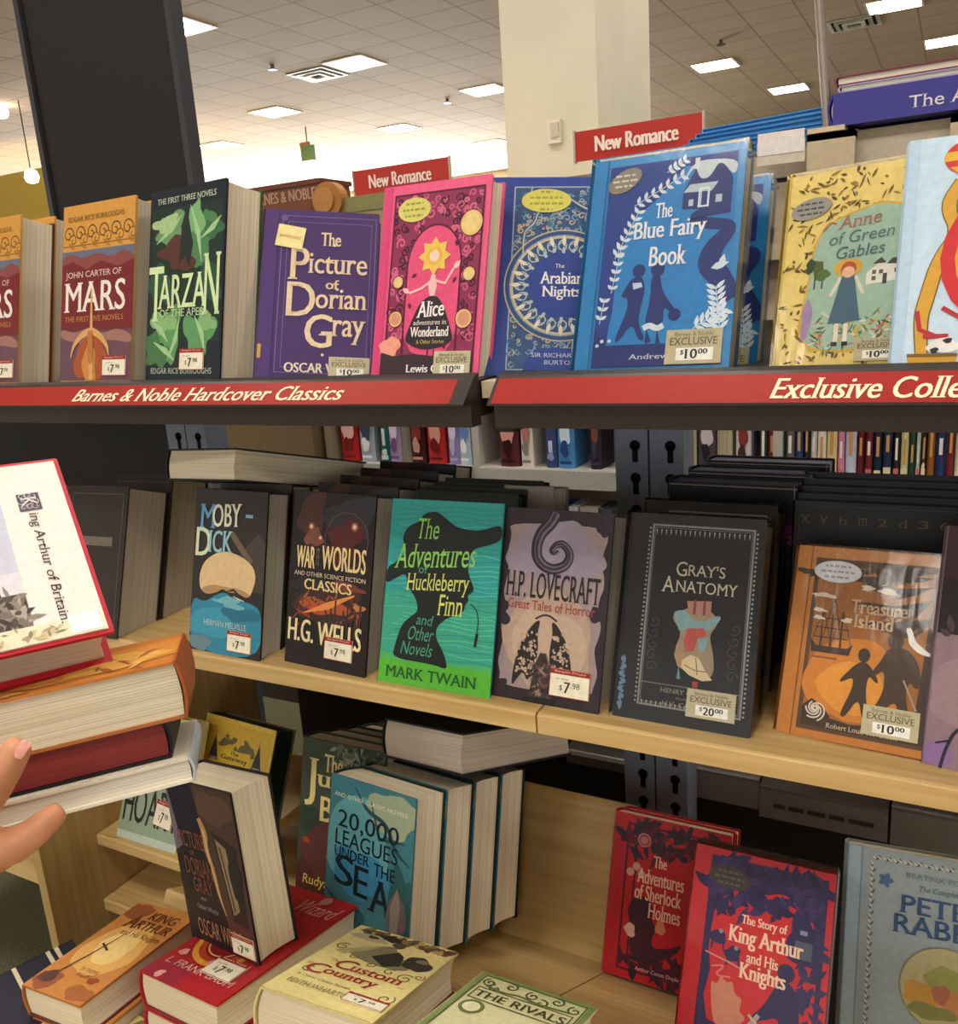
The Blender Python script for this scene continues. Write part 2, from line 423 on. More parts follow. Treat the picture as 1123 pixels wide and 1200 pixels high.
# ceiling lights, vents
glow = emit_mat('light_panel_glow', PANEL_COLOUR, PANEL_LIGHT)
glow_dim = emit_mat('light_panel_dim', (1, .85, .62), 1.6)
RIM = M('E6DCC8', .5)
def panel(cx, cyy, label, mat=None, sx=.61, sy_=.61, group='ceiling light panels'):
    o = empty('ceiling_light', W((cx, cyy, CEIL))); tag(o, label, 'ceiling light', group)
    a, c, r = sx/2, sy_/2, .025
    g = G()
    for p, q in (((-a, -c), (a, -c+r)), ((-a, c-r), (a, c)), ((-a, -c+r), (-a+r, c-r)), ((a-r, -c+r), (a, c-r))):
        g.box((*p, -.014), (*q, 0), RIM)
    g.build('frame', o)
    g = G(); g.box((-a+r, -c+r, -.009), (a-r, c-r, -.002), mat or glow); g.build('diffuser', o)
    return o
for x, y, lab in ((-3.27, 13.95, 'bright ceiling light panel right of the cream column, nearer to the column'),
                  (-2.67, 16.57, 'bright ceiling light panel right of the column, just left of the thin sign pole'),
                  (-7.5, 7.71, 'bright ceiling light panel half behind the black sign board'),
                  (-9.57, 11.7, 'bright ceiling light panel between the black board and the air vent, upper of two'),
                  (-12.09, 13.14, 'bright ceiling light panel right of the black board, lower of two'),
                  (-6.45, 12.84, 'bright ceiling light panel touching the left edge of the cream column'),
                  (-8.97, 14.34, 'pale ceiling light panel above the smaller red sign'),
                  (-8.52, 17.13, 'small far ceiling light panel low beside the left of the column'),
                  (-.84, 12.51, 'ceiling light panel at the top edge right of the thin pole'),
                  (-.3, 15.0, 'ceiling light panel cut by the right edge of the picture'),
                  (-3.9, 9.6, 'ceiling light panel at the top edge just left of the column')):
    panel(x, y, lab)
panel(-6.99, 10.23, 'dim tan ceiling light panel beside the square air vent', glow_dim)
for x in (-3.4, -1.0, 1.4):
    for y in (-3.2, -.8, 1.6, 4.6): panel(x, y, 'ceiling light panel overhead, outside the picture')
def vent(cx, cyy, label):
    o = empty('air_vent', W((cx, cyy, CEIL))); tag(o, label, 'air vent', 'ceiling air vents')
    for k, s_ in enumerate((.30, .215, .13)):
        g = G(); r = .045; z = -.012-.012*k
        for p, q in (((-s_, -s_), (s_, -s_+r)), ((-s_, s_-r), (s_, s_)), ((-s_, -s_+r), (-s_+r, s_-r)), ((s_-r, -s_+r), (s_, s_-r))):
            g.box((*p, z), (*q, 0), M('D8D2C4' if k != 1 else 'B8B0A2', .5))
        g.build('louvre', o)
    g = G(); g.box((-.3, -.3, -.004), (.3, .3, -.0005), M('2A2622', .8)); g.build('duct', o)
vent(-7.68, 10.35, 'square louvred air vent in the ceiling left of the column')
vent(-1.33, 13.05, 'dark air vent in the ceiling right of the thin pole')
for i, (px, py, lab) in enumerate(((319, 76, 'tiny sprinkler head on the ceiling left of the square vent'), (524, 116, 'tiny sprinkler head on the ceiling left of the column'), (845, 47, 'tiny sprinkler head on the ceiling right of the column'))):
    p = onz(px, py, CEIL); g = G()
    g.tube([W((p.x, p.y, CEIL)), W((p.x, p.y, CEIL-.05))], .025, M('7A6A58', .4)); g.tube([W((p.x, p.y, CEIL-.05)), W((p.x, p.y, CEIL-.06))], .06, M('5E5044', .4))
    tag(g.build('sprinkler_head'), lab, 'sprinkler')
p = ony(361, 178, 13.0)
o = empty('hanging_sign', W(p)); tag(o, 'small green sign hanging below the ceiling in the distance', 'sign')
g = G(); g.box((-.13, -.03, -.14), (.13, .03, .1), M('5E7A4A', .5)); g.build('board', o)
g = G(); g.tube([(0, 0, .1), (0, 0, CEIL-p.z)], .012, M('8A7A66', .5)); g.box((-.15, -.02, .1), (.05, .02, .16), M('9A6A4A', .6)); g.build('hanger', o)
# yellow children's corner with green dots and two lamps, far left
g = G(); g.box(W((-16.5, 10.0, FLOOR)), W((-11.2, 10.15, 2.45)), M('E8C860', .7)); yw = struct(g.build('wall_far_left'))
a = Art(1, 1, 0, Matrix.Translation(W((-16.5, 9.995, FLOOR))) @ Matrix.Rotation(math.pi/2, 4, 'X'))
R_ = random.Random(4)
for i in range(70): a.C(R_.random()*5.2, 2.2+R_.random()*1.6, .10+.08*R_.random(), R_.choice(['9AA84A', 'B8B060', '8A9A40']), 2)
a.build('painted_dots', yw)
bulb = emit_mat('lamp_glow', (1, .85, .55), 12)
for px, py, lab in ((1, 130, 'glowing pendant lamp cut by the left edge'), (37, 206, 'glowing pendant lamp in front of the yellow wall')):
    p = ony(px, py, 8.6); o = empty('pendant_lamp', W(p)); tag(o, lab, 'lamp', 'pendant lamps')
    g = G(); n = 10
    for k in range(n):
        pass
    rings = [(-.10, .02), (-.08, .075), (-.02, .10), (.05, .08), (.09, .03)]
    V = [(r*math.cos(q*.6283), r*math.sin(q*.6283), z) for z, r in rings for q in range(10)]
    F = [(i*10+k, i*10+(k+1) % 10, (i+1)*10+(k+1) % 10, (i+1)*10+k) for i in range(4) for k in range(10)]+[tuple(range(10))[::-1], tuple(range(40, 50))]
    g.add(V, F, bulb); g.build('bulb', o, True)
    g = G(); g.tube([(0, 0, .08), (0, 0, CEIL-p.z)], .008, M('4A4038', .6)); g.build('cord', o)

# ---------------------------------------------------------------- far bookcase, seen through the gap between the shelves
FY = 2.4
o = empty('bookcase', W((-.8, FY+.2, FLOOR))); tag(o, 'far bookcase with pale shelf edges seen through the gap', 'bookcase')
def far_part(name, a0, b0, m):
    g = G(); g.box(Vector(a0)-Vector((-.8, FY+.2, FLOOR)), Vector(b0)-Vector((-.8, FY+.2, FLOOR)), m); return g.build(name, o)
SH = M('B9B4AC', .5); BKP = M('8A7C66', .6)
far_part('back_panel', (-1.87, FY+.26, FLOOR), (.9, FY+.29, .30), BKP)
far_part('top_panel', (-1.87, FY-.01, .28), (.9, FY+.26, .30), BKP)
far_part('side_panel', (-1.9, FY-.01, FLOOR), (-1.87, FY+.29, .30), BKP)
for x in (-1.315, -.40, .51): far_part('divider', (x-.012, FY, FLOOR), (x+.012, FY+.26, .28), SH)
for z in (-.525, -.815, -.24, .05, -1.1):
    for x0, x1 in ((-1.87, -1.327), (-1.303, -.412), (-.388, .498)):
        far_part('shelf', (x0, FY-.005, z-.03), (x1, FY+.26, z), SH)
        far_part('label_rail', (x0, FY-.012, z-.058), (x1, FY-.005, z-.002), SH if z != -.525 else M('B0ACA6', .45))
# end panel of the next run of shelving
tag((lambda g: (g.box(W((-2.75, FY-.05, FLOOR)), W((-1.92, FY+.3, .28)), M('6E5C40', .6)), g.box(W((-2.76, FY-.07, FLOOR)), W((-1.91, FY-.05, FLOOR+.1)), M('3A3028', .6)), g.build('end_panel'))[-1])(G()), 'dim brown end panel of a far bookcase left of the gap', 'panel')
NAMES = {}
def far_book(px0, px1, col, desc, kind, z=-.525, hgt=.178, zpx=530, dep=.11, unit='', bands=('E8E0D0',)):
    a0, a1 = ony(px0, zpx, FY+.01), ony(px1, zpx, FY+.01); w = (a1.x-a0.x)*.97
    g = Art(w, hgt, .0004, Matrix.Translation(W((a0.x, FY+.012, z))) @ Matrix.Rotation(math.pi/2, 4, 'X'))
    n = 5; out = [(w*i/(n-1), .004*math.sin(math.pi*i/(n-1))) for i in range(n)]
    T4 = Matrix.Translation(W((a0.x, FY+.02, z)))
    V = []; prof = [(w*i/(n-1), -.007*math.sin(math.pi*i/(n-1))) for i in range(n)]+[(w, dep), (0, dep)]
    k = len(prof)
    for zz in (0, hgt):
        V += [T4 @ Vector((x, y, zz)) for x, y in prof]
    F = [tuple(range(k))[::-1], tuple(range(k, 2*k))]+[(i, (i+1) % k, (i+1) % k+k, i+k) for i in range(k)]
    g.add(V, F, M(col, .5))
    R_ = random.Random(int(px0*7)); g.z0 = .0018
    if kind == 'face':
        g.blob(.5, .62, .34, .22, bands[0], 1, int(px0)); g.blob(.45, .34, .25, .14, bands[-1], 2, int(px0)+3)
        g.R(.15, .08, .85, .13, bands[-1], 2)
    elif kind == 'spine':
        y = .22+.2*R_.random(); g.R(.32, y, .68, y+.2+.25*R_.random(), bands[-1], 1); g.R(.05, .84, .95, .88, bands[0], 1)
        if R_.random() < .4: g.R(.1, .06, .9, .11+.08*R_.random(), bands[0], 1)
        if R_.random() < .4: g.blob(.5, .2, .35, .06, bands[0], 2, int(px0))
    else:
        for q in range(3): g.R(.1+.28*q, .02, .14+.28*q, .98, bands[0], 1)
    ob = g.build('paperback'); tag(ob, desc, 'book', 'books on the far bookcase')
L1 = [(400,420,'B8262A','face','red paperback','E9B7AE','7A1418'),(422,439,'AEB8C8','face','pale blue and white paperback','3A4660','F0F0F4'),(446,456,'1F6A62','spine','thin teal paperback','D8E0DC','DDE6EA'),(456,470,'B59AC4','face','lilac paperback','E8DCEC','7A5A90'),(470,481,'8E867C','edge','grey page edges of a paperback','A69E92','A69E92'),(481,498,'4A1E22','face','dark maroon paperback','8A3A34','D0A090'),(501,522,'C2322E','face','bright red paperback','E8A090','7A1418'),(525,538,'9A92C8','face','violet paperback','E0DCF4','C8BCE8'),(538,551,'C8DAF0','face','pale blue paperback','6E8ECF','FFFFFF')]
for i, (x0, x1, c, k, d, b0, b1) in enumerate(L1): far_book(x0, x1, c, d+', '+ORD[i]+' from the left in the far bookcase gap', k, bands=(b0, b1))
L2 = [(585,608,'5A2630','face','dark pink paperback with a pale figure','D89A90','2E1418'),(610,624,'E2DACE','face','cream paperback','B87A78','8A8078'),(639,652,'3A4A7A','spine','dark blue paperback','8AA0D0','C0CCE4'),(653,673,'4E8AC8','face','bright blue patterned paperback','CFE4F4','2A4A80'),(691,704,'2C2430','face','dark paperback','7A4A44','3A3A58')]
for i, (x0, x1, c, k, d, b0, b1) in enumerate(L2): far_book(x0, x1, c, d+', '+ORD[i]+' after the divider in the far bookcase', k, bands=(b0, b1))
L3 = [(801,816,'BDB296','edge','cream page edges','A89C80','A89C80'),(818,839,'4E4450','face','dark grey picture paperback','CFC4CC','2A2430'),(840,858,'BDB296','edge','cream page edges of a thick book','A89C80','A89C80'),(862,880,'D4D0D4','face','white paperback with a red mark','8A3A34','4A2A2A')]
for i, (x0, x1, c, k, d, b0, b1) in enumerate(L3): far_book(x0, x1, c, d+', '+ORD[i]+' right of the steel uprights', k, bands=(b0, b1))
L4 = [(890,899,'2E4A4A','dark teal'),(900,910,'8E2A2C','red'),(911,920,'2E4438','dark green'),(921,931,'6E6A66','grey'),(932,941,'2E4484','blue'),(942,949,'26262E','charcoal'),(950,957,'D8D4CC','black and white'),(958,968,'F0ECE4','white'),(969,981,'EBD9A0','pale yellow'),(982,990,'DE8AB0','pink'),(991,1004,'C8D4EA','pale blue'),(1005,1013,'6A1E2A','dark red'),(1014,1023,'7A2A30','maroon'),(1024,1034,'1E2A4A','navy'),(1035,1046,'26344E','slate blue'),(1047,1055,'2A2428','blackish'),(1056,1065,'E0DCA0','cream yellow'),(1066,1073,'24483A','bottle green'),(1074,1079,'C8D8C8','mint'),(1080,1086,'3A2A22','dark brown'),(1087,1096,'9A5E2E','orange brown'),(1097,1109,'2A3468','navy and orange'),(1110,1119,'7A2630','wine red'),(1120,1132,'E0D4BC','cream')]
for i, (x0, x1, c, d) in enumerate(L4):
    bb = ('E8D8B0', 'D0A060') if i % 3 else ('C87070', 'F0E8E0')
    far_book(x0, x1, c, d+' book spine, '+ORD[i]+' in the right-hand run of the far bookcase', 'spine', bands=bb)
L5 = [(628,640,'D8C23A','yellow'),(641,652,'6E4A3A','brown'),(653,664,'3A7ABE','blue'),(665,676,'C8CCD0','silver'),(678,700,'B8B0A4','stone coloured'),(702,716,'4E5864','slate')]
for i, (x0, x1, c, d) in enumerate(L5): far_book(x0, x1, c, d+' paperback low in the far bookcase, '+ORD[i]+' along', 'spine', z=-.815, hgt=.17, zpx=590)

# red signs on the bookcases behind
def red_sign(px, py, Y, label, zb, sx=1.0):
    TLp = ony(px, py, Y); w, h = .375*sx, .082*sx
    o = empty('shop_sign', W((TLp.x, Y, zb))); tag(o, label, 'sign', 'red section signs')
    z0 = TLp.z-h-zb
    a = Art(w, h, .004, Matrix.Translation((0, 0, z0)) @ Matrix.Rotation(math.pi/2, 4, 'X'))
    a.box((0, 0, z0), (w, .008, z0+h), M('B3332C', .4)); 
    a.T('New Romance', .17, .24, .82, .76, 'F2DCD0', 3, False, bold=.0022)
    a.build('board', o)
    g = G(); g.box((-.006, -.004, z0-.004), (0, .012, z0+h+.004), M('B8A898', .4)); g.box((w, -.004, z0-.004), (w+.006, .012, z0+h+.004), M('B8A898', .4))
    g.tube([(w*.5, .01, z0), (w*.5, .01, 0)], .006, STEEL); g.box((w*.5-.06, -.02, 0), (w*.5+.06, .05, .006), STEEL); g.build('stand', o)
red_sign(674, 155, 2.6, 'larger red section sign with white letters right of the column', .30)
tag((lambda g: (g.box(W((-3.0, 3.5, FLOOR)), W((-1.5, 3.8, .40)), M('B8A888', .6)), g.box(W((-3.02, 3.48, .40)), W((-1.48, 3.82, .42)), M('CABA9A', .6)), g.build('bookcase'))[-1])(G()), 'tan bookcase far behind carrying the smaller red sign', 'bookcase')
red_sign(414, 201, 3.55, 'smaller red section sign with white letters left of the pink book', .42, 1.35)

# ---------------------------------------------------------------- the near shelving unit
BX = -.401; UY = 1.277
o = empty('shelving_unit', W((BX, UY, FLOOR))); tag(o, 'dark steel shelving unit with slotted uprights carrying the book shelves', 'shelving')
org = Vector((BX, UY, FLOOR))
def upright(x):
    g = G(); g.box(Vector((x-.026, UY, FLOOR))-org, Vector((x+.026, UY+.06, .02))-org, STEEL)
    z = -1.0
    while z < -.15:
        c = Vector((x+.006, UY-.0008, z))-org
        ring_ = [(c.x+.0085*math.cos(q*.5236), c.z+.0085*math.sin(q*.5236)) for q in range(12)]
        g.prism(ring_, 'y', c.y, c.y+.004, SLOT); g.box((c.x-.0045, c.y, c.z-.026), (c.x+.0045, c.y+.004, c.z), SLOT)
        z += .0508
    g.build('upright', o)
for x in (BX-.0275, BX+.0275, BX-.995, BX-.94): upright(x)
g = G()
g.box(Vector((-2.4, UY+.02, FLOOR))-org, Vector((-1.42, UY+.045, .05))-org, BLACK); g.build('back_panel', o)
g = G(); g.box(Vector((-1.26, 1.0, FLOOR))-org, Vector((.6, UY+.2, FLOOR+.12))-org, DARK); g.build('base', o)
g = G(); g.box(Vector((-1.27, 1.40, FLOOR+.12))-org, Vector((-.47, 1.415, -.50))-org, M('2E2620', .7)); g.box(Vector((-.47, 1.40, FLOOR+.12))-org, Vector((.6, 1.415, -.765))-org, M('2E2620', .7)); g.build('added_dark_back', o)  # dark brown sheet added so the gap under the middle shelf stays dark
for x0, x1 in ((-2.4, -.47), (-.33, .6)):
    g = G(); g.box(Vector((x0, UY-.02, .02))-org, Vector((x1, UY+.14, .04))-org, BEIGE); g.box(Vector((x0, UY+.02, -.06))-org, Vector((x1, UY+.05, .02))-org, BEIGE); g.build('top_rail', o)
g = G(); g.box(Vector((-1.29, .747, FLOOR))-org, Vector((-1.27, UY, -.50))-org, WOOD_SIDE); g.build('side_panel', o)
g = G(); g.box(Vector((-2.3, .80, -.945))-org, Vector((-1.292, 1.25, -.925))-org, WOOD); g.box(Vector((-2.3, .792, -.95))-org, Vector((-1.292, .80, -.92))-org, WOOD_EDGE)
ls = g.build('side_shelf', o)
# slat panel, posts and label card above the right-hand shelf
for (x0, x1) in ((-.44, .6),):
    g = G(); g.box(Vector((x0, UY, .04))-org, Vector((x1, UY+.02, .118))-org, M('B4A48A', .5)); g.box(Vector((x0, UY+.008, .118))-org, Vector((x1, UY+.02, .124))-org, M('3A322A', .6)); g.box(Vector((x0, UY, .124))-org, Vector((x1, UY+.02, .158))-org, M('C2B6A2', .5)); g.build('slat_panel', o)
for x in (-.178, -.018):
    g = G(); g.box(Vector((x, UY-.028, .06))-org, Vector((x+.056, UY-.002, .168))-org, BEIGE); g.prism([(UY-.028-org.y, .168-FLOOR), (UY+.05-org.y, .176-FLOOR), (UY+.05-org.y, .160-FLOOR), (UY-.028-org.y, .160-FLOOR)], 'x', x-org.x, x+.056-org.x, M('D8C8AA', .5)); g.build('post_cover', o)
g = G(); g.box(Vector((-.44, UY+.02, .150))-org, Vector((-.165, UY+.3, .162))-org, BEIGE); g.box(Vector((-.165, UY+.02, .160))-org, Vector((.6, UY+.3, .172))-org, BEIGE); g.build('top_ledge', o)
oc = empty('label_card', W((-.239, UY-.03, .144))); tag(oc, 'blank white label card behind the wrapped blue books', 'card')
g = G(); g.box((0, 0, -.006), (.059, .003, .022), M('D6CEBA', .5)); g.build('holder', oc)
g = G(); g.box((.001, -.001, .006), (.058, .001, .033), M('EDE6E2', .6)); g.build('card', oc)
op = empty('sign_pole', W((-.157, UY, .170))); tag(op, 'thin grey metal pole rising above the beige post', 'pole')
g = G(); g.tube([(0, 0, .004), (-.014, 0, .157), (-.075, 0, .82)], .0062, M('9A9088', .35, 0, .6), 12); g.build('rod', op)
g = G(); g.box((-.022, -.022, 0), (.022, .022, .006), BEIGE); g.build('foot', op)

# black sign board standing above the left shelf
ob = empty('sign_board', W((-1.445, UY, .04))); tag(ob, 'tall black sign board with thin frame standing above the left books', 'sign')
g = G(); g.box((-.19, -.004, 0), (.19, .012, 1.05), M('1B1A1B', .55)); g.build('panel', ob)
g = G()
for a0, b0 in (((-.203, -.012, 0), (-.19, .018, 1.06)), ((.19, -.012, 0), (.203, .018, 1.06)), ((-.19, -.012, 1.05), (.19, .018, 1.06))): g.box(a0, b0, M('3A3A40', .4))
g.build('frame', ob)

def fascia_shelf(x0, x1, label, words, wx0, wx1, wh=.64, y0=.17):
    """steel shelf with sloping red sign strip"""
    o = empty('metal_shelf', W(((x0+x1)/2, .835, -.112))); tag(o, label, 'shelf', 'upper shelves')
    org = Vector(((x0+x1)/2, .835, -.112))
    g = G(); g.box(Vector((x0, .842, -.128))-org, Vector((x1, 1.25, -.088))-org, M('332A24', .5)); g.box(Vector((x0, .82, -.137))-org, Vector((x1, .842, -.1125))-org, M('3A2E26', .45)); g.build('board', o)
    g = G(); dk = M('302A28', .4)
    g.prism([(.833-org.y, -.0835-org.z), (.842-org.y, -.0805-org.z), (.842-org.y, -.112-org.z), (.810-org.y, -.1125-org.z), (.8035-org.y, -.1115-org.z), (.804-org.y, -.1095-org.z), (.829-org.y, -.0862-org.z)], 'x', x0-org.x, x1-org.x, dk)
    g.build('label_channel', o)
    p0 = Vector((0, .8045, -.1095)); p1 = Vector((0, .8290, -.0864)); d = (p1-p0); ang = math.atan2(d.z, d.y); hh = d.length
    xa, xb = x0+.004, x1-(.018 if x1 < -.3 else .004)
    M4 = Matrix.Translation(Vector((xa, p0.y, p0.z))-org) @ Matrix.Rotation(ang, 4, 'X')
    a = Art(xb-xa, hh, .0006, M4)
    a.add([M4 @ Vector(p) for p in ((0,0,-.0012),(xb-xa,0,-.0012),(xb-xa,hh,-.0012),(0,hh,-.0012),(0,0,.0006),(xb-xa,0,.0006),(xb-xa,hh,.0006),(0,hh,.0006))], [(4,5,6,7),(0,1,5,4),(1,2,6,5),(2,3,7,6),(3,0,4,7)], M('9C2A26', .32, .1))
    ww = xb-xa
    a.T(words, (wx0-xa)/ww, y0, (wx1-xa)/ww, y0+wh, 'F2E0C0', 4, True, .22, bold=.0005)
    s = a.build('sign_strip', o); s['label'] = 'glossy red sign strip with cream italic letters'
    return o
fascia_shelf(-2.3, -.452, 'long dark upper shelf on the left with a red sign strip', 'Barnes & Noble Hardcover Classics', ony(88, 458, .815).x, ony(402, 458, .815).x)
fascia_shelf(-.424, .6, 'dark upper shelf on the right with a red sign strip', 'Exclusive Collections', ony(908, 452, .815).x, ony(908, 452, .815).x+1.45*(ony(1123, 446, .815).x-ony(908, 452, .815).x), .70, .12)
g = G(); g.box(W((-.449, .842, -.108)), W((-.427, .87, -.09)), BEIGE); g.box(W((-.449, .87, -.15)), W((-.427, 1.25, -.09)), DARK); tag(g.build('shelf_bracket'), 'small tan bracket end between the two red sign strips', 'bracket')
def wood_shelf(x0, x1, z, label, y0=.832, y1=1.262, th=.0255):
    o = empty('wooden_shelf', W(((x0+x1)/2, y0, z-th))); tag(o, label, 'shelf', 'wooden shelves')
    c = (x0+x1)/2; g = G(); g.box((x0-c, .004, 0), (x1-c, y1-y0, th), WOOD); g.build('board', o)
    g = G(); g.prism([(0, .001), (.004, 0), (.004, th), (.0012, th-.0012), (0, th-.003)], 'x', x0-c, x1-c, WOOD_EDGE); g.build('edge_band', o)
    return o
wood_shelf(-1.33, -.4022, -.47, 'maple middle shelf carrying the green silhouette book')
wood_shelf(-.3998, .6, -.47, 'maple middle shelf on the right carrying the wrapped black book')
wood_shelf(-2.3, -1.332, -.47, 'maple middle shelf at far left mostly behind the held books')
wood_shelf(-1.268, -.99, -.862, 'short maple shelf at lower left under the sailing ship book', .85, 1.2, .02)
wood_shelf(-1.268, -.99, -.985, 'lowest maple board at lower left beside the side panel', .84, 1.2, .022)
# tilted decks
TILT = math.radians(-30.45); DP = Vector((0, .827, -.861))
def deck_z(y): return -.861+(y-.827)*math.tan(TILT)
def deck(x0, x1, y0, label, board):
    o = empty('slanted_shelf', mat=Matrix.Translation(W(((x0+x1)/2, .827, -.861))) @ Matrix.Rotation(TILT, 4, 'X')); tag(o, label, 'shelf', 'slanted display shelves')
    c = (x1-x0)/2; ya, yb = (y0-.827)/math.cos(TILT), (1.055-.827)/math.cos(TILT)
    g = G(); g.box((-c, ya, -.02), (c, yb, 0), WOOD); g.box((-c, ya-.003, -.02), (c, ya, -.001), WOOD_EDGE); g.build('board', o)
    if board:
        g = G(); g.box((-c, yb, -.02), (c, yb+.018, .235), WOOD); g.build('backrest', o)
    return o
deck(-.982, -.4022, .755, 'slanted maple display shelf with backrest under the row of sea story books', True)
deck(-.3998, .6, .755, 'slanted maple display shelf under the red books', False)
# grey label strips of the shelf behind, dim under the middle shelf
for px0, px1, py0, py1, lab in ((890, 1041, 925, 957, 'dim grey label strip with small print behind the red books'), (1045, 1200, 950, 990, 'dim grey label strip above the pale blue book'), (775, 889, 897, 926, 'dim grey shelf edge right of the lower upright')):
    a0, a1, b0 = ony(px0, py0, 1.35), ony(px1, py1, 1.35), ony(px0, py1, 1.35)
    w, hh = a1.x-a0.x, a0.z-b0.z
    a = Art(w, hh, .0004, Matrix.Translation(W((a0.x, 1.35, b0.z))) @ Matrix.Rotation(math.pi/2, 4, 'X'))
    a.box(W((a0.x, 1.352, b0.z)), W((a1.x, 1.362, a0.z)), M('8E8684', .5)); a.box(W((a0.x, 1.3522, a0.z)), W((a1.x, 1.39, a0.z+.006)), M('7A7270', .5))
    a.M4 = Matrix.Translation(W((a0.x, 1.3515, b0.z))) @ Matrix.Rotation(math.pi/2, 4, 'X')
    if px0 == 890: [a.R(q0_, .42, q1_, .58, '4A4444', 2) for q0_, q1_ in ((.12, .21), (.24, .36), (.39, .53), (.56, .68), (.71, .9))]
    tag(a.build('label_strip'), lab, 'label strip', 'label strips behind')
g = G(); a0, a1 = ony(662, 878, 1.34), ony(733, 897, 1.34)
g.box(W((a0.x, 1.345, a1.z-.02)), W((a1.x, 1.39, a0.z)), M('6E6A66', .4)); g.box(W((a0.x, 1.34, a0.z-.008)), W((a1.x, 1.345, a0.z)), M('D8D4CC', .3)); tag(g.build('shelf_edge'), 'thin bright shelf edge in the dark gap left of the lower uprights', 'shelf edge')  # pale front strip: light on the shelf edge, put into its colour

# ---------------------------------------------------------------- display table
tb = empty('display_table', W((-.55, .47, FLOOR))); tag(tb, 'low maple display table at the bottom carrying stacks of books', 'table')
TZ = -.905
g = G(); g.box((-.53, -.3, TZ-FLOOR-.03), (.75, .275, TZ-FLOOR), WOOD); g.build('tabletop', tb)
for x in (-.5, .66):
    for y in (-.27, .19):
        g = G(); g.box((x, y, 0), (x+.06, y+.06, TZ-FLOOR-.03), WOOD_SIDE); g.build('leg', tb)

# ---------------------------------------------------------------- cover artwork
def art_mars(a):
    a.R(0, .74, 1, 1, 'D39A48'); a.R(0, .64, 1, .74, '6A6E86'); a.R(0, 0, 1, .64, '6E3034'); a.R(0, 0, 1, .28, '6B4A58')
    a.P([(0,.70),(.12,.73),(.3,.69),(.5,.72),(.7,.68),(.85,.72),(1,.69),(1,.60),(0,.62)], '8A4A48', 2)
    a.P([(0,.66),(.15,.68),(.35,.63),(.55,.67),(.8,.63),(1,.66),(1,.3),(0,.3)], '77262C', 3)
    a.P([(0,.30),(.2,.27),(.4,.30),(.6,.26),(.8,.29),(1,.25),(1,.20),(.7,.23),(.4,.2),(0,.24)], 'A07468', 3)
    a.blob(.45, .12, .22, .14, 'A8542E', 3, 3); a.blob(.43, .08, .1, .12, 'D08A40', 4, 5)
    for i in range(6):
        x = .08+.165*i
        a.curl(x, .835, .075, 0, 1.3, .0022, '6A4A22', 2); a.curl(x+.07, .80, .06, 3.1, -1.2, .002, '7A5626', 2); a.leaf(x, .79, .02, .007, -.6, 'B47E34', 2)
    a.R(0, .765, 1, .773, '9A6A2E', 2)
    a.T('EDGAR RICE BURROUGHS', .08, .905, .86, .935, '7A5426', 5, True)
    a.T('JOHN CARTER OF', .06, .575, .84, .62, 'E0CDBE', 5, True); a.T('MARS', .05, .39, .9, .56, 'F0E8E0', 6, True, bold=.0006)
    a.T('THE FIRST FIVE NOVELS', .06, .335, .88, .365, 'C88A50', 5, True)
    a.line([(.44,.52),(.45,.3),(.46,0)], [.003,.006,.010], 'D8A868', 8)
    a.line([(.16,.13),(.2,.2),(.3,.25),(.44,.285),(.58,.25),(.68,.19),(.7,.14)], [.002,.006,.009,.011,.009,.006,.002], 'D8A46A', 8)
    a.line([(.44,.28),(.445,.12),(.45,.09)], [.012,.012,.004], 'B87840', 9)
def art_tarzan(a):
    a.R(0, 0, 1, 1, '1E2830'); a.R(.03, .2, .97, .9, '22362F')
    for i, (x, y, rx, ry, c) in enumerate(((.3,.78,.2,.08,'6E9A6A'),(.22,.82,.14,.05,'A9C48E'),(.72,.72,.17,.13,'4E8458'),(.62,.82,.1,.1,'7FB27A'),(.85,.76,.11,.05,'3C6E4C'),(.4,.66,.24,.08,'5A3630'),(.33,.25,.16,.12,'5E9A60'),(.22,.3,.16,.06,'8ABA7C'),(.72,.24,.17,.12,'5E9A62'),(.14,.15,.16,.09,'49784C'),(.8,.3,.12,.05,'87B47A'),(.18,.5,.16,.1,'2E5A46'),(.82,.5,.14,.1,'2C5644'))):
        a.blob(x, y, rx, ry, c, 2+i % 2, i, k=.5)
    for x0, y0, x1, y1 in ((.1,.72,.45,.86),(.55,.9,.72,.6),(.95,.82,.7,.72),(.1,.2,.4,.1),(.45,.32,.3,.1),(.65,.33,.8,.14),(.05,.32,.3,.2)):
        a.line([(x0,y0),((x0+x1)/2+.03,(y0+y1)/2),(x1,y1)], [.001,.009,.001], 'A4CC96', 4)
    a.P([(.42,.6),(.5,.64),(.56,.58),(.6,.7),(.5,.9),(.44,.8)], '26302E', 3)
    a.T('THE FIRST THREE NOVELS', .1, .925, .88, .955, 'CBD8C0', 6, True)
    a.T('T', .02, .31, .22, .60, 'D6EAB4', 7, True, bold=.0006); a.T('ARZA', .15, .375, .80, .55, 'D6EAB4', 7, True, bold=.0006); a.T('N', .76, .33, .97, .64, 'D6EAB4', 7, True, bold=.0006)
    a.T('OF THE APES', .18, .33, .76, .37, 'C4D8B0', 7, True)
    a.T('EDGAR RICE BURROUGHS', .08, .03, .90, .06, 'B8C6B4', 6, True)
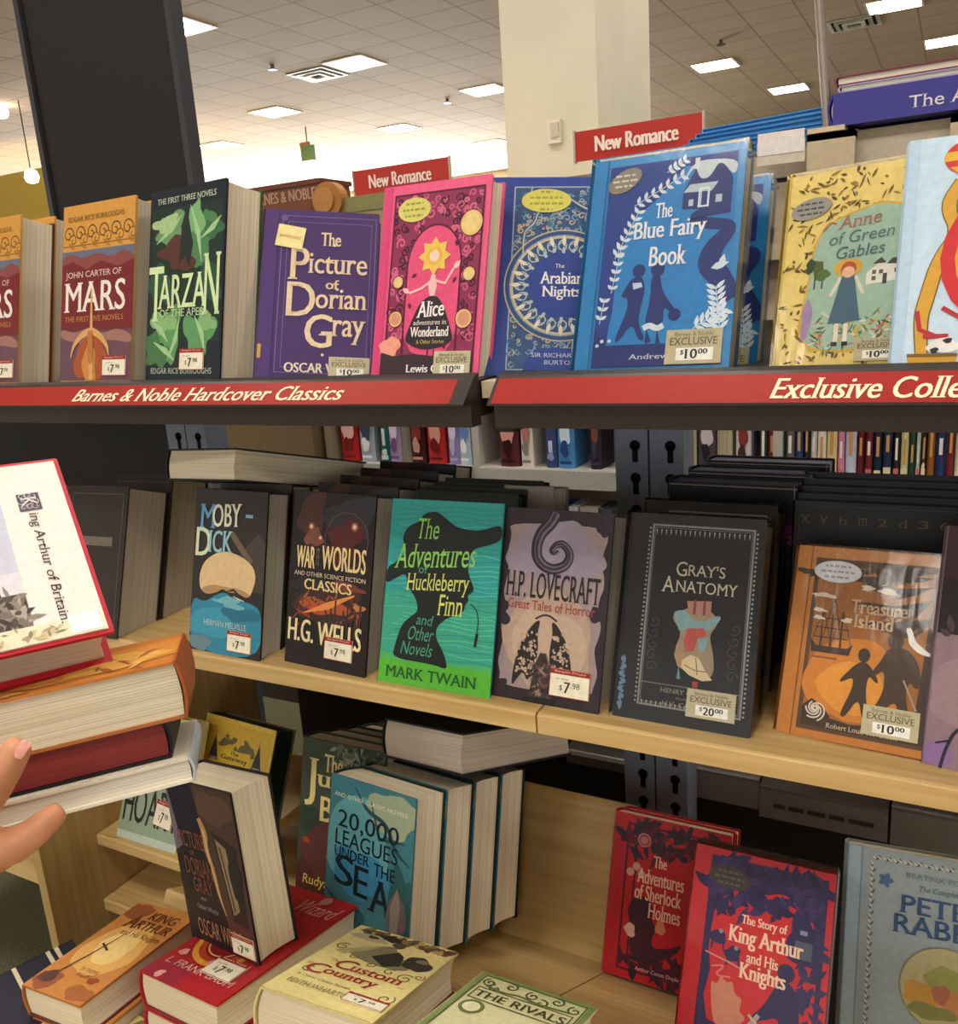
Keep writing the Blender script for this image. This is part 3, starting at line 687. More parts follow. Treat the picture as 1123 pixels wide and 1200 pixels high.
def art_dorian(a):
    a.R(0, 0, .12, 1, '4C3072'); a.R(.115, 0, .122, 1, '36205A', 2)
    for x0, y0, x1, y1, c in ((.15,.04,.98,.965,'7A66A0'),(.20,.07,.94,.93,'6E5A96')): a.frame(x0, y0, x1, y1, .0011, c, 2)
    a.C(.17, .95, .03, '6A5690', 3)
    c = 'E2CCA8'; k = dict(serif=True, bold=.0004)
    a.T('The', .50, .79, .67, .87, c, **k); a.T('P', .23, .585, .40, .775, c, 5, True, bold=.0008); a.T('icture', .40, .625, .91, .745, c, **k)
    a.T('of', .56, .535, .67, .59, c, **k); a.T('D', .23, .37, .47, .57, c, 5, True, bold=.0008); a.T('orian', .48, .42, .92, .535, c, **k)
    a.T('G', .40, .19, .63, .385, c, 5, True, bold=.0008); a.T('ray', .63, .215, .92, .355, c, **k)
    for x, y in ((.62,.795),(.66,.535),(.56,.15)): a.C(x, y, .013, c, 5)
    a.T('OSCAR WILDE', .24, .045, .90, .10, 'E6D8C4', 5, False, bold=.0005)
    a.R(0, .12, .03, .2, 'C8A040', 3)
def art_alice(a):
    a.R(.0, 0, .08, 1, 'D8467C'); a.R(.11, .03, .95, .95, '8E2F58', 1)
    R_ = random.Random(3)
    for i in range(240):
        x = .13+.8*R_.random(); y = .2+.73*R_.random()
        a.curl(x, y, .02+.028*R_.random(), R_.random()*6.3, R_.choice((-1.1, 1.2)), .0021, R_.choice(('D8688C', 'C85880', '4A1230')), 2)
    P = [(.28, .12), (.28, .58)]+[(.53+.25*math.cos(math.pi*(1-i/12)), .58+.2*math.sin(math.pi*(1-i/12))) for i in range(13)]+[(.78, .12)]
    a.P(P, 'E4527F', 3); a.line(P, .0022, '5A1638', 4)
    a.frame(.11, .03, .95, .95, .002, '5A1638', 3)
    a.P([(.08,0),(.95,0),(.95,.12),(.8,.135),(.62,.115),(.4,.13),(.2,.12),(.08,.14)], '3A2A32', 5)
    a.blob(.16, .16, .1, .06, 'EFA08C', 4, 2)
    for x, y, r in ((.85,.77,.1),(.86,.52,.055),(.2,.5,.05),(.84,.3,.075),(.2,.31,.065)): a.C(x, y, r, 'E8C27C', 5); a.C(x, y, r*.75, 'D8987C' if y < .4 else 'E6CC8A', 6); a.ring(x, y, r, .001, '5A1638', 7)
    # a plain bell-shaped title panel with a pale stem and a yellow bloom
    a.P([(.50,.42),(.58,.42),(.64,.38),(.70,.3),(.76,.2),(.72,.18),(.68,.165),(.6,.155),(.52,.15),(.44,.155),(.36,.175),(.30,.2),(.36,.3),(.42,.38)], '2E2630', 7)
    a.P([(.515,.42),(.56,.42),(.575,.47),(.55,.53),(.52,.53),(.495,.47)], 'F0C2C4', 7)
    for q in range(8): a.leaf(.535, .62, .022, .014, q*.785, 'EBC65C', 8)
    a.C(.535, .62, .075, 'E6B84C', 9); a.C(.535, .62, .045, 'F2D2C4', 10)
    a.line([(.535,.5),(.43,.46),(.32,.44)], .0028, 'F0C2C4', 8); a.line([(.54,.5),(.65,.48),(.72,.55)], .0028, 'F0C2C4', 8); a.leaf(.32, .44, .012, .006, 2.6, 'F0C2C4', 8); a.leaf(.72, .55, .012, .007, .8, 'F0C2C4', 8)
    for q in ((.33,.52,.5),(.74,.66,2),(.72,.48,1),(.34,.36,2),(.7,.72,.8),(.69,.15,2)): a.leaf(q[0], q[1], .008, .004, q[2], '5A1638', 8)
    a.T('Alice', .41, .315, .66, .395, 'F4EEEA', 9, True, .1, .05, .0004); a.T('adventures in', .38, .275, .69, .30, 'E8DCDC', 9, True); a.T('Wonderland', .355, .215, .715, .265, 'F0E8E4', 9, True, 0, 0, .0003)
    a.T('& Other Stories', .42, .18, .68, .20, 'C8B060', 9, True)
    a.T('Lewis Carroll', .34, .035, .84, .075, 'F0ECEA', 8, True, bold=.0003)
    a.line([(.53,.15),(.53,.10)], .002, '5A1638', 6); a.line([(.59,.15),(.59,.10)], .002, '5A1638', 6)
def art_arab(a):
    a.R(0, 0, .14, 1, '2C438E'); a.R(.17, .03, .97, .95, '34507E', 1); a.frame(.17, .03, .97, .95, .0016, '9AA8B4', 3)
    R_ = random.Random(8); cols = ['AFA98C', '6E9AAE', '8C9AA6', 'C0A878', '3E7A98', '223C80']
    for i in range(520):
        a.curl(.19+.76*R_.random(), .05+.88*R_.random(), .015+.022*R_.random(), R_.random()*6.3, R_.choice((-1, 1, .7)), .0015, R_.choice(cols), 2)
    arch = [(.26,.6),(.26,.72),(.34,.76),(.36,.82),(.46,.85),(.57,.90),(.68,.85),(.78,.82),(.80,.76),(.88,.72),(.88,.6)]
    a.line(arch, .004, '2F6E9A', 4); a.line(arch, .0014, 'C8BE98', 5)
    a.C(.57, .45, .44, '2E4A80', 4); 
    for r, wd, c in ((.44,.0016,'B8B090'),(.385,.003,'BDB490'),(.40,.001,'88A0B0')): a.ring(.57, .45, r, wd, c, 5, 48)
    for i in range(24):
        q = 2*math.pi*i/24; x = .57+.31*math.cos(q); y = .45+.31*math.sin(q)*a.w/a.h
        a.curl(x, y, .055, q, .9, .0013, 'C4BE9C', 6); a.curl(x, y, .045, q+2, -.9, .0012, '8CB0BC', 6); a.leaf(x, y, .014, .005, q, 'D8D2BC', 6); a.leaf(x, y, .012, .004, q+3.1, 'A8BCC4', 6)
    P = [(.57+(.25+.025*(i % 2))*math.cos(2*math.pi*i/24), .45+(.25+.025*(i % 2))*math.sin(2*math.pi*i/24)*a.w/a.h) for i in range(24)]
    a.P(P, '26408C', 7)
    a.T('The', .51, .535, .58, .555, 'E6E2DC', 8, True); a.T('Arabian', .40, .455, .725, .515, 'E8E6E0', 8, True, bold=.0003); a.T('Nights', .42, .375, .71, .445, 'E8E6E0', 8, True, bold=.0003)
    a.P([(.3,.03),(.9,.03),(.9,.07),(.8,.14),(.4,.14),(.32,.08)], '2A4490', 6)
    a.T('SIR RICHARD F.', .36, .095, .76, .115, 'C8CCD8', 8, True); a.T('BURTON', .46, .06, .7, .08, 'C8CCD8', 8, True)
def art_blue(a):
    a.R(0, 0, .085, 1, '2E86C2'); a.R(.085, .0, .095, 1, '2268A0', 2); a.R(.11, .02, .95, .96, '2C3F86', 1); a.P([(.2,.12),(.95,.12),(.95,.9),(.62,.92),(.45,.78),(.3,.7),(.22,.5)], '2F86C6', 2)
    nv = '2A3878'; wh = 'D8E6EE'
    a.P([(.11,.93),(.3,.96),(.6,.96),(.55,.88),(.38,.78),(.26,.66),(.22,.45),(.22,.2),(.11,.15)], '2B4690', 3)
    a.line([(.93,.70),(.74,.695),(.70,.67),(.78,.645),(.93,.63),(.93,.60),(.84,.53),(.82,.46),(.90,.40),(.98,.30)], [.008,.010,.012,.012,.012,.014,.02,.024,.022,.02], nv, 3)
    a.P([(.62,.80),(.70,.92),(.72,.90),(.78,.90),(.86,.92),(.93,.84),(.93,.70),(.62,.72)], nv, 4)
    a.P([(.60,.82),(.68,.92),(.72,.85),(.78,.85),(.84,.93),(.94,.84),(.96,.92),(.72,.94),(.65,.91)], 'C8D2D8', 5)
    a.P([(.68,.90),(.71,.90),(.71,.95),(.68,.95)], 'D8DCDE', 6); a.P([(.62,.795),(.66,.83),(.84,.83),(.80,.79)], 'BCC8D0', 5)
    a.frame(.72, .72, .79, .81, .002, wh, 6); a.R(.735, .72, .74, .8, wh, 6); a.R(.66, .73, .69, .76, 'B8C8D4', 6); a.R(.83, .735, .87, .77, 'B8C8D4', 6)
    for q in ((.30,.76,.62,.88,7),(.20,.52,.34,.74,7),(.2,.36,.24,.58,6),(.5,.9,.62,.95,4)): a.sprig(*q, .0075 if q[4] < 7 else .009, .004, wh, 5)
    for q in ((.93,.16,.88,.36,8),(.76,.18,.95,.26,6)): a.sprig(*q, .012, .0045, wh, 5)
    a.leaf(.84, .44, .018, .008, .3, wh, 5); a.leaf(.9, .44, .014, .007, 1.4, wh, 5)
    a.sprig(.14, .22, .16, .34, 3, .008, .004, wh, 5)
    a.P([(.2,.12),(.95,.12),(.95,.02),(.11,.02),(.11,.2)], nv, 3)
    # two children walking, seen as silhouettes
    a.E(.375, .455, .042, .03, nv, 5); a.P([(.33,.425),(.40,.43),(.43,.37),(.41,.29),(.40,.22),(.46,.14),(.42,.135),(.36,.22),(.28,.13),(.25,.14),(.32,.27),(.32,.33),(.27,.34),(.28,.36)], nv, 5)
    a.P([(.34,.40),(.40,.40),(.41,.38),(.35,.37)], 'C8DCEA', 6)
    a.E(.50, .455, .045, .034, nv, 5); a.P([(.46,.43),(.52,.43),(.54,.36),(.60,.30),(.65,.26),(.63,.24),(.56,.29),(.57,.20),(.44,.19),(.47,.32)], nv, 5)
    a.line([(.44,.19),(.48,.205),(.53,.185),(.57,.20)], .006, 'D8E4EC', 6); a.P([(.46,.19),(.50,.13),(.46,.12)], nv, 5); a.P([(.53,.19),(.56,.12),(.53,.12)], nv, 5); a.E(.635, .245, .04, .028, nv, 5)
    a.T('The', .45, .69, .56, .76, 'EEF0F0', 8, True, bold=.0003); a.T('Blue Fairy', .32, .575, .79, .68, 'EEF0F0', 8, True, bold=.0004); a.T('Book', .44, .47, .68, .56, 'EEF0F0', 8, True, bold=.0004)
    a.T('Andrew Lang', .36, .045, .80, .075, 'D8E2EA', 8, True)
    for x in (.14,.17,.22): a.C(x, .12+.02*(x > .15), .012, wh, 6)
def art_anne(a):
    a.speck(330, 2, (.05, .02, .98, .98), ['8A6A24', '6E5A2C', 'A07A30', '5A4A24'], .008, .0022, 1)
    P = [(.28,.10),(.18,.2),(.24,.5),(.25,.62),(.33,.72),(.5,.76),(.72,.80),(.90,.77),(.98,.66),(.97,.3),(.9,.14),(.6,.09)]
    a.line(P, .004, 'E0B850', 2, True); a.P(P, 'A9C8B4', 3)
    a.speck(120, 5, (.24, .11, .94, .26), ['4A6A44', 'C8706A', 'D8B450', '6E8A5A', 'E4E0D0'], .008, .002, 4)
    for x, y, rx, ry, c in ((.23,.52,.04,.035,'3A4A30'),(.29,.50,.035,.05,'5A6A34'),(.33,.47,.05,.03,'5E7A3A'),(.23,.25,.04,.1,'A88AB8'),(.93,.27,.05,.09,'A484B8')): a.blob(x, y, rx, ry, c, 5, int(x*99))
    a.line([(.27,.47),(.27,.40)], .0012, '4A3A2A', 6); a.line([(.33,.44),(.33,.40)], .0012, '4A3A2A', 6)
    a.P([(.66,.40),(.96,.42),(.96,.48),(.86,.51),(.74,.50),(.66,.46)], 'EDEAE0', 5); a.P([(.70,.50),(.76,.53),(.80,.50)], '4A4A48', 6); a.P([(.80,.495),(.84,.52),(.98,.53),(.98,.485)], '44423E', 6)
    for x, y in ((.7,.45),(.75,.45),(.86,.45),(.91,.46),(.7,.42)): a.R(x, y, x+.03, y+.02, '6A6660', 6)
    a.R(.78, .40, .81, .45, '4A4640', 6)
    # girl in a straw hat
    a.E(.52, .495, .11, .045, 'D9B04A', 6); a.E(.525, .487, .058, .038, 'C0573A', 7); a.E(.525, .472, .048, .028, 'EDC4A4', 8)
    a.P([(.48,.455),(.57,.455),(.64,.23),(.40,.22)], '4E7186', 7); a.line([(.47,.45),(.42,.38),(.40,.36)], .003, 'EDE2D0', 6); a.line([(.58,.45),(.64,.37),(.65,.36)], .003, 'EDE2D0', 6)
    a.line([(.47,.22),(.47,.13)], .004, 'F0ECE0', 6); a.line([(.54,.22),(.54,.13)], .004, 'F0ECE0', 6); a.R(.44, .11, .485, .13, '26221E', 7); a.R(.52, .11, .565, .13, '26221E', 7)
    a.T('Anne', .42, .695, .74, .76, 'B4756A', 8, True, .2, .08); a.T('of Green', .36, .62, .84, .68, '5E7A80', 8, False, .2, .06); a.T('Gables', .42, .545, .78, .605, '56727A', 8, False, .2, .05)
    a.line([(.3,.69),(.36,.73),(.40,.72)], .0016, 'B4756A', 8)
def art_balloon(a):
    a.R(0, 0, .05, 1, 'B4D0E8')
    rb = [(.26,.80),(.20,.70),(.26,.58),(.18,.46),(.14,.30),(.12,.22),(.14,.05)]
    a.line(rb, [.010,.013,.010,.012,.013,.012,.010], '6E5A24', 2); a.line(rb, [.008,.011,.008,.010,.011,.010,.008], 'D2A03A', 3)
    P = [(.34+.17*math.cos(q*.2618), .90+.085*math.sin(q*.2618)) for q in range(24)]
    a.P(P, 'CE3A36', 4); a.P([(.18,.925),(.50,.935),(.51,.90),(.17,.885)], 'E2B03E', 5); a.P([(.20,.86),(.48,.87),(.40,.81),(.29,.80)], 'E0A83A', 4)
    for x in (.30,.35,.40): a.line([(x,.82),(.34+.3*(x-.34),.765)], .0008, '6E5A24', 5)
    a.R(.30, .735, .39, .765, 'A87A34', 5)
    a.C(.62, .47, .43, 'CC2E34', 4); a.C(.62, .47, .36, 'E49A3C', 5); a.C(.64, .49, .33, '5E4638', 6)
    a.blob(.52, .5, .1, .09, '3A2A24', 7, 2); a.blob(.72, .5, .12, .07, 'C8A07A', 7, 6); a.blob(.5, .43, .1, .04, '8A6A50', 8, 4)
    a.T('L', .47, .66, .56, .76, 'B0556A', 6, True)
    for p in (((.10,.25),(.12,.17),(.2,.14)),((.22,.26),(.3,.22),(.42,.235)),((.14,.14),(.26,.14))): a.line(list(p), [.004]*len(p), 'B03038', 5)
    a.P([(.08,.0),(.30,.0),(.31,.06),(.07,.06)], 'C8982E', 5); a.line([(.07,.06),(.31,.06)], .003, '7A5A1E', 6)
    a.blob(.24, .10, .07, .035, 'E6E4E2', 7, 3); a.blob(.26, .12, .02, .012, '2A2A30', 8, 1); a.blob(.2, .08, .02, .012, '2A2A30', 8, 2)
def art_moby(a):
    a.R(0, 0, 1, 1, '2B2623'); a.P([(.5,.4),(.62,.6),(.9,.75),(1,.7),(1,.4)], '423A34', 2)
    a.P([(.5,.73),(.56,.75),(.85,.58),(.78,.56)], '6A5A48', 2)
    a.P([(0,0),(1,0),(1,.30),(.8,.34),(.62,.33),(.5,.38),(.36,.36),(.2,.30),(0,.33)], '2F86A4', 3)
    a.blob(.3, .18, .3, .1, '3C98B4', 4, 3); a.blob(.7, .26, .25, .05, '246E8C', 4, 7); a.blob(.15, .05, .15, .05, '6A8894', 4, 8); a.blob(.55, .32, .2, .03, '70B0C0', 4, 5, k=.6)
    a.P([(.12,.38),(.10,.46),(.16,.55),(.32,.61),(.5,.63),(.72,.60),(.86,.55),(.90,.48),(.84,.38),(.78,.36),(.66,.385),(.52,.38),(.45,.40),(.36,.37),(.22,.35)], 'D9BC8E', 5)
    a.P([(.12,.38),(.3,.42),(.5,.41),(.7,.41),(.84,.38),(.78,.36),(.66,.385),(.52,.38),(.45,.40),(.36,.37),(.22,.35)], 'B08C62', 6)
    a.line([(.5,.385),(.6,.40),(.7,.37)], [.001,.004,.001], '3A2E26', 7); a.line([(.6,.36),(.75,.34)], .0014, 'D8D2C0', 7)
    a.T('M', .08, .76, .30, .905, '5E9AC0', 8, True, .05, .02, .0006); a.T('OBY', .26, .775, .66, .915, 'D9DCC4', 8, True, .05, .06, .0006); a.T('-', .72, .84, .82, .86, '7AA8BC', 8)
    a.T('D', .04, .585, .24, .76, 'CDDABC', 8, True, .05, .02, .0008); a.T('ICK', .22, .615, .56, .75, '8FBCC8', 8, True, .05, .03, .0006)
    a.T('HERMAN MELVILLE', .2, .165, .80, .20, 'B8CCD0', 8, True)
def art_war(a):
    a.R(0, 0, 1, 1, '1E1616')
    for i, (x, y, rx, ry, c) in enumerate(((.24,.86,.18,.14,'4A2A22'),(.72,.86,.26,.14,'2E3036'),(.66,.74,.2,.12,'501A1C'),(.28,.74,.1,.06,'7A4A3A'),(.8,.6,.12,.1,'2C2022'),(.3,.45,.28,.06,'2A2228'),(.5,.36,.45,.1,'3E2620'),(.45,.35,.28,.045,'B0502A'),(.3,.32,.2,.05,'8E3A22'),(.72,.38,.2,.03,'C07A4A'),(.72,.48,.2,.025,'7A3A30'))): a.blob(x, y, rx, ry, c, 1+i % 4, i, k=.4)
    a.line([(.2,.3),(.5,.36),(.82,.44)], [.001,.01,.002], 'E08A4A', 6)
    for x, y, r in ((.24,.80,.02),(.77,.82,.022),(.36,.74,.014)): a.C(x, y, r*2, '8A5A4A', 5); a.C(x, y, r, 'F0C8B0', 6)
    a.ring(.68, .74, .26, .001, '6E4A4A', 5); a.speck(60, 3, (.1,.2,.9,.42), ['7A3A22', '3A2A24', 'A05A34'], .012, .003, 5)
    for i in range(9): a.line([(.5+.05*i,.2),(.5+.05*i,.3+.05*(i % 3))], .003, '3A2A28', 6)
    k = dict(bold=.0005); c = 'E2CB92'
    a.T('WAR', .08, .56, .31, .685, c, 8, **k); a.T('OF THE', .325, .58, .365, .68, '8A7A58', 8, rot=0); a.T('WORLDS', .40, .565, .93, .70, c, 8, **k)
    a.T('AND OTHER SCIENCE FICTION', .06, .515, .94, .54, 'D8CDB0', 8); a.T('CLASSICS', .20, .44, .78, .50, c, 8, **k)
    a.T('H.G. WELLS', .03, .135, .93, .265, 'EBD9A6', 8, bold=.0008)
def art_huck(a):
    a.R(0, 0, 1, 1, '2E9C98'); a.R(0, .12, 1, .5, '3AA58A', 2)
    R_ = random.Random(2)
    for i in range(34):
        y = .14+.85*i/34; x0 = R_.random()*.3-.1; pts = [(max(.0, min(1, x0+.1*q)), y+.008*math.sin(q*1.4+i)) for q in range(12)]
        pts = [p for j, p in enumerate(pts) if j == 0 or p[0] > pts[j-1][0]+.01]
        a.line(pts, .0012, R_.choice(('4DB6AE', '2A8A88', '5AC0A4')), 3)
    a.R(0, 0, 1, .13, '58B436', 4); a.P([(0,.125),(1,.125),(1,.16),(.5,.14),(0,.17)], '4EB064', 3)
    k = '1A2120'
    a.P([(0,.53),(.0,.62),(.1,.66),(.18,.72),(.12,.78),(.16,.85),(.28,.885),(.30,.925),(.42,.945),(.52,.90),(.62,.86),(.80,.85),(.93,.88),(1,.885),(1,.81),(.9,.78),(.78,.76),(.74,.72),(.73,.64),(.80,.55),(.79,.53),(.75,.515),(.76,.48),(.73,.46),(.73,.43),(.66,.40),(.58,.38),(.50,.33),(.50,.27),(.58,.20),(.62,.13),(.60,.115),(.5,.13),(.12,.135),(.13,.2),(.18,.32),(.26,.37),(.32,.40),(.30,.46),(.22,.52),(.18,.60),(.08,.56)], k, 5)
    a.line([(.78,.47),(.84,.44),(.86,.38),(.85,.30)], .0013, k, 6); a.line([(.855,.32),(.845,.25)], .004, k, 6)
    g1, g2, g3 = '8CC860', 'D2D878', '4E9A7E'
    a.T('The', .26, .79, .46, .90, g1, 8, True, .12, .02, 0); a.T('Adventures', .08, .64, .80, .77, g1, 8, True, .18, .08, 0); a.T('of', .30, .605, .38, .65, '5E9A78', 8, True)
    a.T('Huckleberry', .20, .49, .76, .61, g2, 8, True, .12, .06, 0); a.T('Finn', .50, .395, .72, .505, g2, 8, True, .1, .04, 0)
    a.T('and', .32, .33, .46, .385, g3, 8, False, .2); a.T('Other', .25, .245, .48, .32, g3, 8, False, .2); a.T('Novels', .2, .165, .48, .235, g3, 8, False, .2)
    a.T('MARK TWAIN', .07, .035, .88, .095, '1E5A2A', 8, True, bold=.0003)
def art_love(a):
    a.R(0, 0, 1, 1, '2E262E'); 
    P = [(.06+.02*math.sin(i*2.1), .06+.86*i/14) for i in range(15)]+[(.94+.025*math.sin(i*1.7), .93-.86*i/14) for i in range(15)]
    a.P(P, '9C8A8C', 1); a.blob(.5, .78, .40, .17, '968A9C', 2, 3); a.blob(.5, .32, .42, .26, 'B49A8A', 2, 5, k=.12); a.blob(.5, .3, .33, .2, 'BFA692', 3, 7, k=.15)
    for x, y in ((.04,.97),(.96,.95),(.03,.04),(.97,.05),(.97,.5),(.03,.45)): a.blob(x, y, .1, .06, '342A34', 4, int(x*40+y*9), k=.5)
    T = [(.48,.985),(.44,.93),(.36,.88),(.325,.82),(.33,.75),(.40,.705),(.5,.69),(.60,.715),(.64,.76),(.62,.80),(.56,.83),(.50,.82),(.46,.785),(.50,.775),(.53,.79)]
    wd = [.017,.016,.015,.014,.0135,.013,.0125,.012,.011,.010,.009,.008,.007,.005,.003]
    a.line(T, wd, '2C2632', 5); a.line([(x+.008, y) for x, y in T], [q*.55 for q in wd], '6E6274', 6); a.line(T, [q*.25 for q in wd], '3A3240', 7)
    a.T('H.P. LOVECRAFT', .07, .535, .93, .67, '2A2428', 8, True, bold=.0002)
    a.T('Great Tales of Horror', .10, .475, .90, .525, 'A8483E', 8, True)
    k = '2E2826'
    for s_ in (1, -1):
        X = lambda x: .47+s_*(x-.47)
        a.P([(X(.42),.43),(X(.36),.41),(X(.25),.31),(X(.20),.18),(X(.19),.06),(X(.25),.12),(X(.30),.15),(X(.34),.10),(X(.40),.18),(X(.42),.27),(X(.40),.36)], k, 5)
        a.speck(60, 3+s_, (min(X(.22),X(.40)), .14, max(X(.22),X(.40)), .36), ['C4AE98', 'B49C88'], .005, .003, 6)
    a.P([(.36,.02),(.58,.02),(.56,.12),(.54,.2),(.50,.26),(.44,.26),(.40,.2),(.38,.12)], '3E3634', 6); a.speck(50, 9, (.38,.02,.56,.22), ['8E7C70', '2A2422', '6A4A44'], .01, .003, 7)
    a.line([(.37,.43),(.44,.455),(.50,.455),(.57,.43)], .0022, k, 6); a.P([(.30,0),(.62,0),(.6,.035),(.33,.03)], '221E1E', 7)
def art_gray(a):
    a.R(.02, .02, .98, .98, '191B21', 1); a.frame(.17, .075, .93, .95, .0022, '8C8C88', 3); a.frame(.19, .09, .91, .935, .0008, '6E7074', 3)
    for i in range(20):
        for y in (.925, .10): a.P([(.2+.036*i,y),(.2+.036*i+.012,y),(.2+.036*i+.006,y-.03)], 'A8A69C', 4)
    for i in range(40):
        for x in (.155, .945): a.C(x, .09+.0215*i, .008, '9C9C98', 4)
    for x in (.25, .84):
        for i in range(5): a.curl(x, .26+.055*i, .045, i, 1.1, .0008, '4A4C52', 3)
    a.line([(.18,.185),(.92,.185)], .001, '7E7C74', 4)
    c = 'C9C3AE'
    a.T('G', .38, .705, .46, .775, c, 8, True); a.T("RAY'S", .465, .71, .74, .765, c, 8, True); a.T('A', .28, .625, .38, .70, c, 8, True); a.T('NATOMY', .385, .63, .84, .685, c, 8, True)
    # heart
    a.P([(.44,.54),(.50,.56),(.64,.56),(.70,.53),(.72,.50),(.66,.44),(.70,.36),(.72,.27),(.66,.22),(.56,.24),(.46,.28),(.42,.36),(.46,.44),(.38,.50),(.40,.53)], '9A8A74', 5)
    a.P([(.38,.53),(.46,.55),(.54,.50),(.62,.50),(.72,.54),(.74,.52),(.64,.45),(.52,.47),(.44,.44),(.42,.48)], '7FA0A6', 6)
    a.P([(.48,.59),(.66,.60),(.66,.53),(.50,.53)], 'A87A70', 7); a.R(.53, .53, .55, .6, '7A4A44', 8); a.R(.6, .53, .62, .6, '7A4A44', 8)
    a.P([(.50,.46),(.62,.47),(.64,.44),(.58,.42),(.56,.36),(.50,.35),(.48,.40)], 'B4524A', 8); a.P([(.58,.42),(.66,.43),(.64,.37),(.60,.35)], '84A4A8', 8)
    a.P([(.43,.38),(.49,.34),(.48,.27),(.45,.28),(.42,.33)], 'B08E6E', 8); a.P([(.48,.31),(.54,.34),(.60,.33),(.66,.27),(.71,.235),(.64,.225),(.54,.245),(.48,.275)], 'D6C49E', 8); a.line([(.5,.29),(.58,.27),(.66,.27)], .001, '7A644A', 9); a.line([(.58,.33),(.6,.25)], .001, '7A644A', 9)
    a.R(.57, .19, .61, .22, 'A83A40', 8); a.P([(.46,.28),(.48,.22),(.45,.22)], '6A98A0', 7)
    a.T('HENRY GRAY, F.R.S.', .34, .145, .82, .17, '9A9484', 8, True); a.T('Illustrations by', .46, .12, .68, .135, '7E7A6E', 8, True); a.T('H.V. CARTER, M.D.', .36, .085, .84, .11, '9A9484', 8, True)
    for i in range(22): a.C(.04+.01*math.sin(i*3), .04+.012*i, .008+.006*(i % 3), '6E86A0', 4)
def art_treasure(a):
    a.R(0, 0, .09, 1, 'C4803A'); a.R(.09, 0, .1, 1, '8E5A26', 2); a.R(.13, .04, 1, .94, '5E4634', 1); a.R(.16, .06, .96, .90, 'A56A34', 2)
    a.blob(.48, .32, .33, .22, 'CC8436', 3, 3, k=.1); a.blob(.48, .28, .24, .13, 'DE9A3E', 4, 5, k=.1)
    dk = '46362C'
    for x, y, ang, l in ((.95,.88,2.8,.05),(.95,.84,3.1,.06),(.96,.78,3.5,.06),(.92,.9,2.5,.04),(.98,.70,3.6,.05),(.6,.9,2.9,.05),(.45,.92,3.4,.05),(.8,.9,3.3,.05)):
        for j in range(7): a.leaf(x-.045*j*math.cos(ang-3.14), y-.012*j, l*.7, .006, ang+.5-.15*j, dk, 5)
    a.P([(.9,.06),(1,.06),(1,.8),(.95,.7),(.93,.4)], dk, 4)
    a.P([(.16,.06),(.3,.06),(.36,.12),(.3,.17),(.22,.2),(.16,.16)], '3E322C', 5); a.P([(.16,.06),(.96,.06),(.96,.10),(.7,.115),(.5,.10),(.3,.12),(.16,.10)], dk, 5)
    for i in range(6): a.curl(.25, .15, .03+.012*i, i, .7, .0016, 'D8CEBC', 6)
    # ship
    a.P([(.17,.44),(.44,.44),(.46,.50),(.42,.475),(.2,.475),(.16,.51)], dk, 5)
    for x, h1 in ((.23,.66),(.30,.74),(.37,.66)):
        a.line([(x,.47),(x,h1)], .0016, dk, 5)
        for q in range(3): a.line([(x-.05,.52+.05*q),(x+.05,.52+.05*q)], .0012, dk, 5)
        a.line([(x,h1),(x+.08,.48)], .0007, dk, 5); a.line([(x,h1),(x-.07,.48)], .0007, dk, 5)
    for x, y, rx, ry in ((.22,.74,.08,.012),(.2,.66,.05,.01),(.52,.80,.05,.012),(.66,.79,.07,.016),(.40,.62,.04,.012),(.2,.62,.04,.01)): a.blob(x, y, rx, ry, 'E4D6C4', 5, int(x*50), k=.4)
    a.R(.18, .41, .36, .42, '8A5A2E', 5)
    # two figures as silhouettes
    a.E(.545, .455, .042, .036, dk, 6); a.P([(.51,.42),(.58,.42),(.66,.34),(.65,.32),(.59,.36),(.58,.28),(.62,.14),(.58,.13),(.54,.24),(.46,.13),(.42,.14),(.49,.28),(.49,.34),(.40,.30),(.40,.32)], dk, 6)
    a.E(.745, .545, .055, .04, '54423A', 6); a.P([(.66,.60),(.72,.615),(.80,.60),(.85,.57),(.72,.565)], dk, 7); a.P([(.70,.51),(.82,.52),(.90,.46),(.94,.36),(.91,.32),(.86,.36),(.84,.30),(.88,.18),(.82,.17),(.78,.26),(.68,.16),(.63,.18),(.70,.29),(.69,.40),(.62,.35),(.60,.37),(.66,.44)], '4C3A30', 6)
    a.line([(.82,.36),(.92,.22)], .0018, 'A89A88', 7)
    a.P([(.80,.62),(.84,.62),(.87,.56),(.93,.525),(.99,.50),(.98,.49),(.9,.50),(.83,.54),(.82,.58)], 'EDE8E2', 8)
    a.T('Treasure', .42, .665, .80, .735, 'D2B08A', 8, True, bold=.0004); a.T('Island', .45, .59, .72, .66, 'D2B08A', 8, True, bold=.0004)
    a.T('Robert Louis Stevenson', .34, .065, .82, .09, 'D8C6A8', 8, True)
